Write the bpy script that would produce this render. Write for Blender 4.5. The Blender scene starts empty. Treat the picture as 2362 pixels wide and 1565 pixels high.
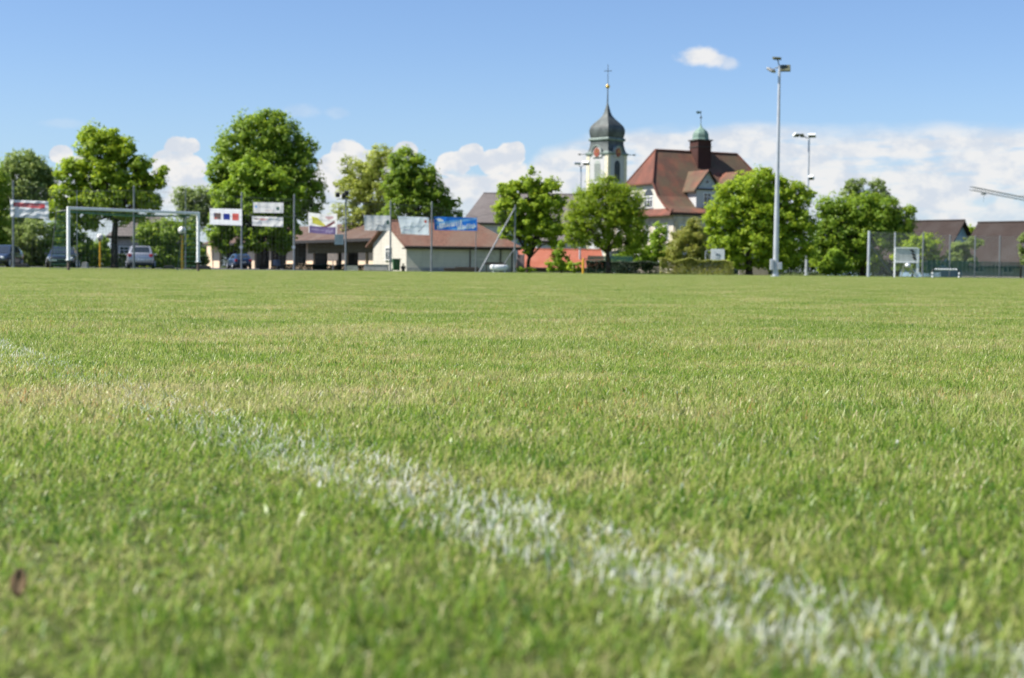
import bpy, math, random
import numpy as np
from mathutils import Vector, Matrix, noise as mn

R = math.radians
SC = bpy.context.scene
COL = SC.collection
random.seed(7)

# ------------------------------------------------------------------ camera
FPX, CX, CY = 3500.0, 1181.0, 782.5      # photo pixels
CAMH = 0.25
cam_d = bpy.data.cameras.new("camera")
cam = bpy.data.objects.new("camera", cam_d)
COL.objects.link(cam)
CM = (Matrix.Translation((0, 0, CAMH)) @ Matrix.Rotation(R(90 - 2.63), 4, 'X')
      @ Matrix.Rotation(R(0.655), 4, 'Z'))
cam.matrix_world = CM
cam_d.sensor_width = 23.62
cam_d.lens = 35.0
cam_d.clip_start = 0.02
cam_d.clip_end = 6000
cam_d.dof.use_dof = True
cam_d.dof.focus_distance = 4.3
cam_d.dof.aperture_fstop = 4.8
cam_d.dof.aperture_blades = 7
SC.camera = cam

# ------------------------------------------------------------------ sun and sky
SUN_EL = R(50)
SUN_AZ = (-0.985, -0.16)                  # horizontal direction towards the sun
_n = math.hypot(*SUN_AZ)
sun_dir = Vector((SUN_AZ[0] / _n * math.cos(SUN_EL), SUN_AZ[1] / _n * math.cos(SUN_EL), math.sin(SUN_EL)))
sd = bpy.data.lights.new("sun", 'SUN')
sd.energy = 5.0
sd.angle = R(0.53)
sd.color = (1.0, 0.95, 0.87)
sun = bpy.data.objects.new("sun", sd)
sun.rotation_euler = (-sun_dir).to_track_quat('-Z', 'Y').to_euler()
COL.objects.link(sun)

SC.view_settings.view_transform = 'Standard'
SC.view_settings.look = 'None'
SC.view_settings.gamma = 1.0
SC.view_settings.use_curve_mapping = False
SC.view_settings.exposure = 0.85
SC.cycles.max_bounces = 8
SC.cycles.diffuse_bounces = 3
SC.cycles.transmission_bounces = 4
SC.cycles.transparent_max_bounces = 8

world = bpy.data.worlds.new("World")
SC.world = world
world.use_nodes = True
WN, WL = world.node_tree.nodes, world.node_tree.links
WN.clear()


def wmath(op, a, b=None, c=None, clamp=False):
    n = WN.new('ShaderNodeMath')
    n.operation = op
    n.use_clamp = clamp
    for i, v in enumerate((a, b, c)):
        if v is None:
            continue
        if isinstance(v, (int, float)):
            n.inputs[i].default_value = v
        else:
            WL.new(v, n.inputs[i])
    return n.outputs[0]


def wsmooth(x, lo, hi):
    n = WN.new('ShaderNodeMapRange')
    n.interpolation_type = 'SMOOTHSTEP'
    WL.new(x, n.inputs[0])
    n.inputs[1].default_value = lo
    n.inputs[2].default_value = hi
    return n.outputs[0]


def wmix(f, a, b):
    n = WN.new('ShaderNodeMix')
    n.data_type = 'RGBA'
    for s, v in ((0, f), (6, a), (7, b)):
        if isinstance(v, (int, float)):
            n.inputs[s].default_value = v
        elif isinstance(v, tuple):
            n.inputs[s].default_value = (*v, 1)
        else:
            WL.new(v, n.inputs[s])
    return n.outputs[2]


sky = WN.new('ShaderNodeTexSky')
sky.sky_type = 'NISHITA'
sky.sun_disc = False
sky.sun_elevation = SUN_EL
sky.sun_rotation = math.atan2(SUN_AZ[0], SUN_AZ[1])
sky.altitude = 400
sky.air_density = 1.0
sky.dust_density = 0.6
sky.ozone_density = 2.0
tc = WN.new('ShaderNodeTexCoord')
sx = WN.new('ShaderNodeSeparateXYZ')
WL.new(tc.outputs['Generated'], sx.inputs[0])
az = wmath('ARCTAN2', sx.outputs[0], sx.outputs[1])
el = wmath('ARCSINE', sx.outputs[2])
cc = WN.new('ShaderNodeCombineXYZ')
WL.new(az, cc.inputs[0])
WL.new(el, cc.inputs[1])


def wnoise(scale, sy, detail=6, rough=0.55, off=(0, 0, 0)):
    m = WN.new('ShaderNodeMapping')
    WL.new(cc.outputs[0], m.inputs[0])
    m.inputs['Scale'].default_value = (1, sy, 1)
    m.inputs['Location'].default_value = off
    n = WN.new('ShaderNodeTexNoise')
    n.inputs['Scale'].default_value = scale
    n.inputs['Detail'].default_value = detail
    n.inputs['Roughness'].default_value = rough
    WL.new(m.outputs[0], n.inputs[0])
    return n.outputs[0]


def ramp(x, stops, lo, hi):
    """piecewise linear value of x over [lo, hi]"""
    mr = WN.new('ShaderNodeMapRange')
    WL.new(x, mr.inputs[0])
    mr.inputs[1].default_value = lo
    mr.inputs[2].default_value = hi
    cr = WN.new('ShaderNodeValToRGB')
    WL.new(mr.outputs[0], cr.inputs[0])
    e = cr.color_ramp.elements
    e[0].position = (stops[0][0] - lo) / (hi - lo)
    e[0].color = (stops[0][1] * 8,) * 3 + (1,)
    e[1].position = (stops[-1][0] - lo) / (hi - lo)
    e[1].color = (stops[-1][1] * 8,) * 3 + (1,)
    for p, v in stops[1:-1]:
        q = e.new((p - lo) / (hi - lo))
        q.color = (v * 8,) * 3 + (1,)
    return wmath('MULTIPLY', cr.outputs[0], 1 / 8)


# cumulus bank (left and middle): height of the cloud tops over azimuth
puff = wnoise(42, 1.2, 7, 0.6, (3.1, 0.4, 0))
vor = WN.new('ShaderNodeTexVoronoi')
vor.feature = 'SMOOTH_F1'
vor.inputs['Scale'].default_value = 62
WL.new(cc.outputs[0], vor.inputs[0])
bank_top = ramp(az, [(-0.6, 0.055), (-0.345, 0.048), (-0.30, 0.056), (-0.262, 0.052), (-0.236, 0.058),
                     (-0.205, 0.060), (-0.190, 0.046), (-0.170, 0.052), (-0.128, 0.062), (-0.105, 0.066),
                     (-0.045, 0.066), (-0.002, 0.070), (0.018, 0.060), (0.05, 0.055), (0.10, 0.045), (0.6, 0.05)], -0.6, 0.6)
edge = wmath('ADD', bank_top, wmath('MULTIPLY', wmath('SUBTRACT', puff, 0.5), 0.030))
edge = wmath('ADD', edge, wmath('MULTIPLY', wmath('SUBTRACT', 0.45, vor.outputs['Distance']), 0.016))
bank = wsmooth(wmath('SUBTRACT', edge, el), -0.0012, 0.0045)
# billowing heads of the cumulus: (azimuth, elevation, half width, half height)
fine = wnoise(75, 1.1, 7, 0.62, (6.1, 2.4, 0))
heads = None
for a0, e0, ra, re in ((-0.2160, 0.0745, 0.0100, 0.0088), (-0.2085, 0.0770, 0.0062, 0.0052), (-0.2240, 0.0640, 0.0105, 0.0105), (-0.2120, 0.0610, 0.0130, 0.0120),
                       (-0.2890, 0.0690, 0.0080, 0.0060), (-0.2750, 0.0600, 0.0120, 0.0100), (-0.1085, 0.0735, 0.0125, 0.0105), (-0.1185, 0.0655, 0.0105, 0.0095),
                       (-0.0950, 0.0680, 0.0120, 0.0100), (-0.0710, 0.0760, 0.0085, 0.0070), (-0.0790, 0.0690, 0.0115, 0.0090), (-0.0280, 0.0740, 0.0095, 0.0080),
                       (-0.0400, 0.0680, 0.0130, 0.0090), (-0.0140, 0.0700, 0.0110, 0.0085), (-0.0020, 0.0745, 0.0100, 0.0095), (0.0015, 0.0790, 0.0055, 0.0050)):
    dx = wmath('DIVIDE', wmath('SUBTRACT', az, a0), ra)
    dy = wmath('DIVIDE', wmath('SUBTRACT', el, e0), re)
    f = wmath('SUBTRACT', 1.0, wmath('ADD', wmath('MULTIPLY', dx, dx), wmath('MULTIPLY', dy, dy)))
    heads = f if heads is None else wmath('MAXIMUM', heads, f)
heads = wmath('ADD', heads, wmath('MULTIPLY', wmath('SUBTRACT', fine, 0.5), 1.5))
heads = wsmooth(heads, 0.0, 0.24)
bank = wmath('MAXIMUM', bank, heads)
# the cumulus dissolve into pale haze towards their flat base
hole = wnoise(26, 2.6, 5, 0.5, (8.2, 1.7, 0))
base = wsmooth(wmath('ADD', el, wmath('MULTIPLY', wmath('SUBTRACT', hole, 0.5), 0.05)), 0.026, 0.056)
bank = wmath('MULTIPLY', bank, wmath('ADD', wmath('MULTIPLY', base, 0.60), 0.40))
gap = wsmooth(hole, 0.60, 0.70)
bank = wmath('MULTIPLY', bank, wmath('SUBTRACT', 1, wmath('MULTIPLY', gap, 0.5)))
# the broad soft sheet on the right, streaked with blue grey
sheet_top = ramp(az, [(-0.6, 0.0), (-0.03, 0.02), (0.018, 0.080), (0.05, 0.090), (0.10, 0.096), (0.16, 0.098),
                      (0.21, 0.092), (0.28, 0.095), (0.34, 0.092), (0.6, 0.085)], -0.6, 0.6)
soft = wnoise(16, 3.5, 4, 0.5, (1.3, 5.5, 0))
sh_edge = wmath('ADD', sheet_top, wmath('MULTIPLY', wmath('SUBTRACT', soft, 0.5), 0.016))
sheet = wsmooth(wmath('SUBTRACT', sh_edge, el), -0.003, 0.010)
streak = wnoise(20, 4.0, 6, 0.6, (5.0, 2.2, 0))
lowf = wsmooth(el, 0.016, 0.058)
thin = wsmooth(wmath('ADD', streak, wmath('MULTIPLY', wmath('SUBTRACT', 1, lowf), 0.16)), 0.50, 0.66)
sheet = wmath('MULTIPLY', sheet, wmath('SUBTRACT', 0.93, wmath('MULTIPLY', thin, 0.62)))


def blob(a0, e0, ra, re, strength, amp=0.9):
    d = wmath('SQRT', wmath('ADD', wmath('POWER', wmath('DIVIDE', wmath('SUBTRACT', az, a0), ra), 2),
                            wmath('POWER', wmath('DIVIDE', wmath('SUBTRACT', el, e0), re), 2)))
    d = wmath('ADD', d, wmath('MULTIPLY', wmath('SUBTRACT', wnoise(70, 1.3, 7, 0.6, (2.2, 7.4, 0)), 0.5), amp * 1.5))
    return wmath('MULTIPLY', wsmooth(wmath('SUBTRACT', 1.0, d), 0.0, 0.62), strength)


cl = wmath('MAXIMUM', bank, sheet)
for b in ((0.1215, 0.1385, 0.0165, 0.0080, 0.95), (0.129, 0.1365, 0.0135, 0.0062, 0.85), (0.139, 0.1345, 0.0090, 0.0054, 0.55),
          (-0.138, 0.1005, 0.014, 0.006, 0.22), (-0.115, 0.100, 0.010, 0.005, 0.18),
          (-0.288, 0.088, 0.016, 0.004, 0.16), (0.325, 0.058, 0.008, 0.007, 0.5)):
    cl = wmath('MAXIMUM', cl, blob(*b))
# billow shading inside the clouds: lit tops, faintly blue undersides
bil = wnoise(48, 1.4, 6, 0.55, (3.13, 0.385, 0))
bil2 = wnoise(48, 1.4, 6, 0.55, (3.10, 0.40, 0))
shade = wsmooth(wmath('SUBTRACT', bil, bil2), -0.16, 0.12)
cloud_col = wmix(shade, (4.7, 5.05, 5.6), (6.1, 6.05, 6.0))
hz = wsmooth(el, 0.15, -0.01)
tint = WN.new('ShaderNodeMix')
tint.data_type = 'RGBA'
tint.blend_type = 'MULTIPLY'
tint.inputs[0].default_value = 1
WL.new(sky.outputs[0], tint.inputs[6])
tint.inputs[7].default_value = (0.75, 0.85, 1.04, 1)
sky_col = wmix(wmath('MULTIPLY', hz, 0.45), tint.outputs[2], (3.0, 4.55, 6.25))
hs = WN.new('ShaderNodeHueSaturation')
hs.inputs['Saturation'].default_value = 1.0
hs.inputs['Value'].default_value = 1.0
WL.new(sky_col, hs.inputs['Color'])
final = wmix(cl, hs.outputs[0], cloud_col)
bg = WN.new('ShaderNodeBackground')
bg.inputs['Strength'].default_value = 0.081
WL.new(final, bg.inputs['Color'])
wo = WN.new('ShaderNodeOutputWorld')
WL.new(bg.outputs[0], wo.inputs[0])

# ------------------------------------------------------------------ helpers
def wp(px, py, D):
    """the place at depth D (metres away, world y) seen at photo pixel px, py"""
    v = CM.to_3x3() @ Vector(((px - CX) / FPX, (CY - py) / FPX, -1))
    t = D / v.y
    return Vector((v.x * t, D, CAMH + v.z * t))


def gx(px, D):
    return wp(px, 622, D).x


def top_z(px, py, D):
    return wp(px, py, D).z


def tag(o, label=None, cat=None, group=None, kind=None):
    if label:
        o["label"] = label
    if cat:
        o["category"] = cat
    if group:
        o["group"] = group
    if kind:
        o["kind"] = kind
    return o


def thing(name, label, cat, loc=(0, 0, 0), rz=0, group=None):
    o = bpy.data.objects.new(name, None)
    o.empty_display_size = 0.3
    o.location = loc
    o.rotation_euler = (0, 0, rz)
    COL.objects.link(o)
    return tag(o, label, cat, group)


def clone(o, parent=None):
    c = o.copy()
    COL.objects.link(c)
    c.parent = parent
    for ch in list(o.children):
        clone(ch, c)
    return c


class MB:
    def __init__(s):
        s.v, s.f, s.m = [], [], []

    def add(s, vs, fs, mi=0):
        k = len(s.v)
        s.v += [tuple(v) for v in vs]
        s.f += [tuple(i + k for i in f) for f in fs]
        s.m += [mi] * len(fs)
        return s

    def box(s, c, d, rz=0, mi=0, tilt=0):
        x, y, z = (q / 2 for q in d)
        M = Matrix.Rotation(rz, 3, 'Z') @ Matrix.Rotation(tilt, 3, 'X')
        vs = [M @ Vector((a * x, b * y, e * z)) + Vector(c) for e in (-1, 1) for a, b in ((-1, -1), (1, -1), (1, 1), (-1, 1))]
        return s.add(vs, [(3, 2, 1, 0), (4, 5, 6, 7), (0, 1, 5, 4), (1, 2, 6, 5), (2, 3, 7, 6), (3, 0, 4, 7)], mi)

    def tube(s, p0, p1, r0, r1=None, n=8, mi=0, cap=True):
        r1 = r0 if r1 is None else r1
        p0, p1 = Vector(p0), Vector(p1)
        q = (p1 - p0).to_track_quat('Z', 'Y').to_matrix()
        vs = []
        for p, r in ((p0, r0), (p1, r1)):
            vs += [p + q @ Vector((math.cos(a) * r, math.sin(a) * r, 0)) for a in (2 * math.pi * i / n for i in range(n))]
        fs = [(i, (i + 1) % n, n + (i + 1) % n, n + i) for i in range(n)]
        if cap:
            fs += [tuple(range(n - 1, -1, -1)), tuple(range(n, 2 * n))]
        return s.add(vs, fs, mi)

    def path(s, pts, rs, n=7, mi=0):
        for a, b, r0, r1 in zip(pts, pts[1:], rs, rs[1:]):
            s.tube(a, b, r0, r1, n, mi, cap=True)
        return s

    def lathe(s, prof, n=16, c=(0, 0, 0), ph=0, mi=0):
        vs = []
        for r, z in prof:
            vs += [(c[0] + r * math.cos(ph + 2 * math.pi * i / n), c[1] + r * math.sin(ph + 2 * math.pi * i / n), c[2] + z) for i in range(n)]
        fs = []
        for k in range(len(prof) - 1):
            fs += [(k * n + i, k * n + (i + 1) % n, (k + 1) * n + (i + 1) % n, (k + 1) * n + i) for i in range(n)]
        fs += [tuple(range(n - 1, -1, -1)), tuple(range((len(prof) - 1) * n, len(prof) * n))]
        return s.add(vs, fs, mi)

    def prism(s, poly, off, mi=0):
        """polygon (3-d points) swept by the vector off"""
        off = Vector(off)
        n = len(poly)
        vs = [Vector(p) for p in poly] + [Vector(p) + off for p in poly]
        fs = [tuple(range(n)), tuple(range(2 * n - 1, n - 1, -1))] + [(i, n + i, n + (i + 1) % n, (i + 1) % n) for i in range(n)]
        return s.add(vs, fs, mi)

    def build(s, name, mats, parent=None, smooth=False, label=None, bevel=0):
        me = bpy.data.meshes.new(name)
        me.from_pydata(s.v, [], s.f)
        if not isinstance(mats, (list, tuple)):
            mats = [mats]
        for m in mats:
            me.materials.append(m)
        me.polygons.foreach_set('material_index', s.m)
        import bmesh
        bm = bmesh.new()
        bm.from_mesh(me)
        bmesh.ops.recalc_face_normals(bm, faces=bm.faces)
        bm.to_mesh(me)
        bm.free()
        if smooth:
            me.polygons.foreach_set('use_smooth', [True] * len(me.polygons))
        o = bpy.data.objects.new(name, me)
        COL.objects.link(o)
        o.parent = parent
        if bevel:
            b = o.modifiers.new('bevel', 'BEVEL')
            b.width = bevel
            b.segments = 2
            b.limit_method = 'ANGLE'
        if label:
            o["label"] = label
        return o


# ------------------------------------------------------------------ materials
class NT:
    def __init__(s, name):
        s.m = bpy.data.materials.new(name)
        s.m.use_nodes = True
        s.n, s.l = s.m.node_tree.nodes, s.m.node_tree.links
        s.b = s.n['Principled BSDF']
        s.out = s.n['Material Output']

    def node(s, t, **k):
        n = s.n.new(t)
        for a, v in k.items():
            setattr(n, a, v)
        return n

    def put(s, sock, v):
        if isinstance(v, (int, float)):
            sock.default_value = v
        elif isinstance(v, tuple):
            sock.default_value = (*v, 1) if len(sock.default_value) == 4 and len(v) == 3 else v
        else:
            s.l.new(v, sock)

    def math(s, op, a, b=0.0, clamp=False):
        n = s.node('ShaderNodeMath', operation=op, use_clamp=clamp)
        s.put(n.inputs[0], a)
        s.put(n.inputs[1], b)
        return n.outputs[0]

    def mix(s, f, a, b, blend='MIX'):
        n = s.node('ShaderNodeMix', data_type='RGBA', blend_type=blend)
        s.put(n.inputs[0], f)
        s.put(n.inputs[6], a)
        s.put(n.inputs[7], b)
        return n.outputs[2]

    def smooth(s, x, lo, hi):
        n = s.node('ShaderNodeMapRange', interpolation_type='SMOOTHSTEP')
        s.put(n.inputs[0], x)
        n.inputs[1].default_value, n.inputs[2].default_value = lo, hi
        return n.outputs[0]

    def coord(s, which='Object', scale=(1, 1, 1), loc=(0, 0, 0)):
        if which == 'World':
            c = s.node('ShaderNodeNewGeometry').outputs['Position']
        else:
            c = s.node('ShaderNodeTexCoord').outputs[which]
        m = s.node('ShaderNodeMapping')
        s.l.new(c, m.inputs[0])
        m.inputs['Scale'].default_value = scale
        m.inputs['Location'].default_value = loc
        return m.outputs[0]

    def noise(s, co, scale, detail=4, rough=0.55):
        n = s.node('ShaderNodeTexNoise')
        s.l.new(co, n.inputs[0])
        n.inputs['Scale'].default_value = scale
        n.inputs['Detail'].default_value = detail
        n.inputs['Roughness'].default_value = rough
        return n.outputs[0]

    def attr(s, name, socket=2):
        return s.node('ShaderNodeAttribute', attribute_name=name).outputs[socket]

    def cramp(s, x, stops, const=False):
        n = s.node('ShaderNodeValToRGB')
        s.put(n.inputs[0], x)
        cr = n.color_ramp
        if const:
            cr.interpolation = 'CONSTANT'
        cr.elements[0].position, cr.elements[0].color = stops[0][0], (*stops[0][1], 1)
        cr.elements[1].position, cr.elements[1].color = stops[-1][0], (*stops[-1][1], 1)
        for p, c in stops[1:-1]:
            cr.elements.new(p).color = (*c, 1)
        return n.outputs[0]

    def bump(s, h, strength=0.3, dist=0.02):
        n = s.node('ShaderNodeBump')
        n.inputs['Strength'].default_value = strength
        n.inputs['Distance'].default_value = dist
        s.l.new(h, n.inputs['Height'])
        s.l.new(n.outputs[0], s.b.inputs['Normal'])


def simple(name, c, rough=0.6, metal=0.0, var=0.18, scale=3.0, spec=0.5, coat=0.0, bump=0.0):
    t = NT(name)
    co = t.coord('Object')
    n = t.noise(co, scale, 5, 0.6)
    lo = tuple(x * (1 - var) for x in c)
    hi = tuple(min(1, x * (1 + var)) for x in c)
    t.put(t.b.inputs['Base Color'], t.mix(t.smooth(n, 0.3, 0.7), lo, hi))
    t.b.inputs['Roughness'].default_value = rough
    t.b.inputs['Metallic'].default_value = metal
    t.b.inputs['Specular IOR Level'].default_value = spec
    t.b.inputs['Coat Weight'].default_value = coat
    t.b.inputs['Coat Roughness'].default_value = 0.05
    if bump:
        t.bump(t.noise(co, scale * 6, 4), bump, 0.02)
    return t.m


def tiles(name, cols, scale=1.0, moss=None, moss_amt=0.5, rot=0):
    """clay roof tiles: rows by height, patches of newer and mossy tile"""
    t = NT(name)
    co = t.coord('Object')
    br = t.node('ShaderNodeTexBrick')
    # brick pattern over (horizontal, height)
    sp = t.node('ShaderNodeSeparateXYZ')
    t.l.new(co, sp.inputs[0])
    cb = t.node('ShaderNodeCombineXYZ')
    t.l.new(t.math('ADD', sp.outputs[0], t.math('MULTIPLY', sp.outputs[1], 0.6)), cb.inputs[0])
    t.l.new(t.math('MULTIPLY', sp.outputs[2], 1.4), cb.inputs[1])
    t.l.new(cb.outputs[0], br.inputs[0])
    br.inputs['Scale'].default_value = 2.6 * scale
    br.inputs['Mortar Size'].default_value = 0.03
    br.inputs['Color1'].default_value = (*cols[0], 1)
    br.inputs['Color2'].default_value = (*cols[1], 1)
    br.inputs['Mortar'].default_value = (*[x * 0.45 for x in cols[1]], 1)
    big = t.noise(t.coord('Object', (1, 1, 0.6)), 0.45, 5, 0.6)
    c = t.mix(t.smooth(big, 0.42, 0.68), br.outputs[0], cols[2])
    fine = t.noise(co, 7, 3, 0.6)
    c = t.mix(t.math('MULTIPLY', t.smooth(fine, 0.45, 0.7), 0.35), c, tuple(x * 0.6 for x in cols[1]))
    if moss:
        m = t.noise(t.coord('Object', (1, 1, 0.8), (4, 2, 1)), 0.38, 5, 0.65)
        c = t.mix(t.math('MULTIPLY', t.smooth(m, 0.38, 0.62), moss_amt), c, moss)
    t.put(t.b.inputs['Base Color'], c)
    t.b.inputs['Roughness'].default_value = 0.85
    t.b.inputs['Specular IOR Level'].default_value = 0.2
    t.bump(br.outputs[1], 0.4, 0.02)
    return t.m


def plaster(name, c, dirt=0.25):
    t = NT(name)
    n = t.noise(t.coord('Object', (1, 1, 0.35)), 1.3, 6, 0.62)
    f = t.noise(t.coord('Object'), 9, 4, 0.6)
    a = t.mix(t.smooth(n, 0.38, 0.72), c, tuple(x * (1 - dirt) for x in c))
    a = t.mix(t.math('MULTIPLY', t.smooth(f, 0.5, 0.75), 0.12), a, tuple(x * 0.6 for x in c))
    t.put(t.b.inputs['Base Color'], a)
    t.b.inputs['Roughness'].default_value = 0.9
    t.b.inputs['Specular IOR Level'].default_value = 0.15
    t.bump(f, 0.2, 0.01)
    return t.m


def foliage(name, cols, trans=0.48, rough=0.5):
    """leaf colour runs over the per-leaf attribute 'tint'"""
    t = NT(name)
    ti = t.attr('tint')
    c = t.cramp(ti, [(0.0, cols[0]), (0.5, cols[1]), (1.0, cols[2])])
    t.put(t.b.inputs['Base Color'], c)
    t.b.inputs['Roughness'].default_value = rough
    t.b.inputs['Specular IOR Level'].default_value = 0.35
    tr = t.node('ShaderNodeBsdfTranslucent')
    hsn = t.node('ShaderNodeHueSaturation')
    t.l.new(c, hsn.inputs['Color'])
    hsn.inputs['Hue'].default_value = 0.485
    hsn.inputs['Value'].default_value = 1.5
    t.l.new(hsn.outputs[0], tr.inputs[0])
    mx = t.node('ShaderNodeMixShader')
    mx.inputs[0].default_value = trans
    t.l.new(t.b.outputs[0], mx.inputs[1])
    t.l.new(tr.outputs[0], mx.inputs[2])
    t.l.new(mx.outputs[0], t.out.inputs[0])
    return t.m


M_GALV = simple('galvanised_steel', (0.21, 0.225, 0.24), 0.5, 0.3, 0.15, 2)
M_GALVL = simple('pale_galvanised', (0.52, 0.54, 0.57), 0.45, 0.4, 0.12, 1)
M_DARKPOST = simple('weathered_steel', (0.17, 0.19, 0.20), 0.6, 0.4, 0.2, 2)
M_WHITE = simple('white_paint', (0.84, 0.85, 0.84), 0.45, 0, 0.08, 2)
M_SLEEVE = simple('rusty_sleeve', (0.10, 0.075, 0.06), 0.8, 0, 0.35, 14)
M_NETG = simple('green_net', (0.012, 0.10, 0.055), 0.7)
M_WIRE = simple('wire', (0.16, 0.17, 0.17), 0.6, 0.4)
M_YEL = simple('yellow_post_paint', (0.62, 0.34, 0.02), 0.5, 0, 0.12, 3)
M_GLOBE = simple('opal_glass', (0.80, 0.79, 0.77), 0.12, 0, 0.03, 2)
M_BLACK = simple('black_plastic', (0.018, 0.019, 0.02), 0.6)
M_BARK = simple('bark', (0.060, 0.048, 0.036), 0.95, 0, 0.4, 6, 0.1, bump=0.5)
M_CONC = simple('concrete', (0.33, 0.32, 0.31), 0.9, 0, 0.2, 3, bump=0.3)
M_BIN = simple('green_bin_plastic', (0.018, 0.085, 0.028), 0.45, 0, 0.15, 4)
M_WTUB = simple('white_tub', (0.80, 0.80, 0.80), 0.35, 0, 0.06, 3)
M_DWOOD = simple('dark_wood', (0.045, 0.035, 0.028), 0.8, 0, 0.3, 5)
M_FASCIA = simple('dark_fascia', (0.020, 0.018, 0.017), 0.8, 0, 0.25, 4)
M_GLASS = simple('window_glass', (0.030, 0.038, 0.048), 0.08, 0, 0.1, 2, 0.8)
M_WFRAME = simple('window_frame', (0.72, 0.72, 0.70), 0.5, 0, 0.06, 4)
M_COPPERD = simple('dark_copper', (0.064, 0.076, 0.072), 0.6, 0.0, 0.45, 0.9)
M_COPPERG = simple('verdigris', (0.15, 0.235, 0.19), 0.65, 0.05, 0.30, 1.2)
M_COPPERN = simple('weathered_copper_trim', (0.17, 0.215, 0.19), 0.7, 0.0, 0.25, 1.2)
M_GOLD = simple('gilding', (0.80, 0.52, 0.12), 0.3, 0.9, 0.08)
M_CREAM = plaster('cream_plaster', (0.57, 0.54, 0.47), 0.14)
M_CREAM2 = plaster('ochre_cream_plaster', (0.72, 0.56, 0.40), 0.22)
M_WPLAS = plaster('white_plaster', (0.50, 0.50, 0.495), 0.10)
M_GREYP = plaster('grey_plaster', (0.42, 0.38, 0.36), 0.25)
M_BLUEW = plaster('blue_boarding', (0.25, 0.36, 0.48), 0.15)
M_SCHW = plaster('school_plaster', (0.56, 0.50, 0.42), 0.30)
M_ROOFG = tiles('garage_tiles', [(0.27, 0.14, 0.10), (0.16, 0.085, 0.062), (0.18, 0.12, 0.09)], 1.2)
M_ROOFP = tiles('pavilion_tiles', [(0.16, 0.098, 0.075), (0.12, 0.077, 0.06), (0.14, 0.10, 0.08)], 1.0)
M_ROOFS = tiles('school_tiles', [(0.175, 0.092, 0.064), (0.130, 0.077, 0.058), (0.235, 0.090, 0.058)], 0.8, (0.112, 0.100, 0.062), 0.65)
M_ROOFR = tiles('red_tiles', [(0.185, 0.084, 0.062), (0.145, 0.070, 0.053), (0.20, 0.078, 0.055)], 0.8)
M_ROOFB = tiles('brown_tiles', [(0.060, 0.043, 0.037), (0.045, 0.033, 0.029), (0.054, 0.044, 0.040)], 0.9)
M_ROOFGR = tiles('grey_tiles', [(0.19, 0.165, 0.155), (0.165, 0.145, 0.135), (0.18, 0.16, 0.15)], 0.8)
M_ROOFO = tiles('orange_tiles', [(0.42, 0.13, 0.075), (0.37, 0.12, 0.07), (0.38, 0.14, 0.09)], 0.8)
M_TURR = tiles('turret_shingles', [(0.085, 0.035, 0.028), (0.065, 0.03, 0.025), (0.075, 0.036, 0.03)], 1.6)

G_SPRING = ((0.119, 0.214, 0.015), (0.269, 0.387, 0.025), (0.436, 0.525, 0.038))
G_DEEP = ((0.08, 0.16, 0.017), (0.199, 0.314, 0.028), (0.353, 0.462, 0.045))
G_YELL = ((0.114, 0.209, 0.015), (0.228, 0.352, 0.025), (0.37, 0.506, 0.05))
G_OLIVE = ((0.11, 0.168, 0.035), (0.22, 0.302, 0.075), (0.36, 0.448, 0.15))
G_FAN = ((0.108, 0.197, 0.012), (0.232, 0.335, 0.019), (0.385, 0.457, 0.031))
G_HEDGE = ((0.09, 0.096, 0.018), (0.156, 0.156, 0.03), (0.24, 0.204, 0.055))
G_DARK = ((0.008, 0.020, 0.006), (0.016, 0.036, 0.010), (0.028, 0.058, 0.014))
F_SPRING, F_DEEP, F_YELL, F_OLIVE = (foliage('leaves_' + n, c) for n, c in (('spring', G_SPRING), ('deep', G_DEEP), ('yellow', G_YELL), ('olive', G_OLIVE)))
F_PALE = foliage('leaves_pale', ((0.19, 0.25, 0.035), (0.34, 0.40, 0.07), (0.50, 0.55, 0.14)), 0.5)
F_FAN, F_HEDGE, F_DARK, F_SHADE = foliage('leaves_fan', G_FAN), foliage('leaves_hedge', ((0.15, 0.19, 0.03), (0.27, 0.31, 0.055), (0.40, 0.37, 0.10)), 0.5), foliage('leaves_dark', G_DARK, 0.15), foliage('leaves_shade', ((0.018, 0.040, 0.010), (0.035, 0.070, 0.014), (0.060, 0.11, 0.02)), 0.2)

#=SETTING=
# ------------------------------------------------------------------ ground sheet
LX, LY, LN = 0.288, 0.882, Vector((0.891, 0.455))   # a point of the painted line and its normal


def ground_mat():
    t = NT('thatch_and_soil')
    co = t.coord('World')
    big = t.noise(co, 0.9, 4)
    fine = t.noise(co, 60, 4, 0.7)
    near = t.mix(t.smooth(fine, 0.35, 0.65), (0.045, 0.058, 0.018), (0.13, 0.150, 0.050))
    far = t.mix(t.smooth(t.noise(co, 0.12, 5), 0.35, 0.65), (0.085, 0.125, 0.032), (0.13, 0.15, 0.05))
    sp = t.node('ShaderNodeSeparateXYZ')
    t.l.new(co, sp.inputs[0])
    c = t.mix(t.smooth(sp.outputs[1], 60, 90), near, far)
    t.put(t.b.inputs['Base Color'], c)
    t.b.inputs['Roughness'].default_value = 1.0
    t.b.inputs['Specular IOR Level'].default_value = 0.05
    t.bump(fine, 0.6, 0.02)
    return t.m


g = MB()
g.add([(-2500, -500, 0), (2500, -500, 0), (2500, 4000, 0), (-2500, 4000, 0)], [(0, 1, 2, 3)])
tag(g.build('ground', ground_mat()), kind='structure')
# asphalt car park behind the pitch
a = MB()
a.add([(-60, 97.0, 0.004), (-14, 97.0, 0.004), (-14, 190, 0.004), (-60, 190, 0.004)], [(0, 1, 2, 3)])
tag(a.build('car_park', simple('asphalt', (0.055, 0.055, 0.055), 0.95, 0, 0.2, 4)), kind='structure')


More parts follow.
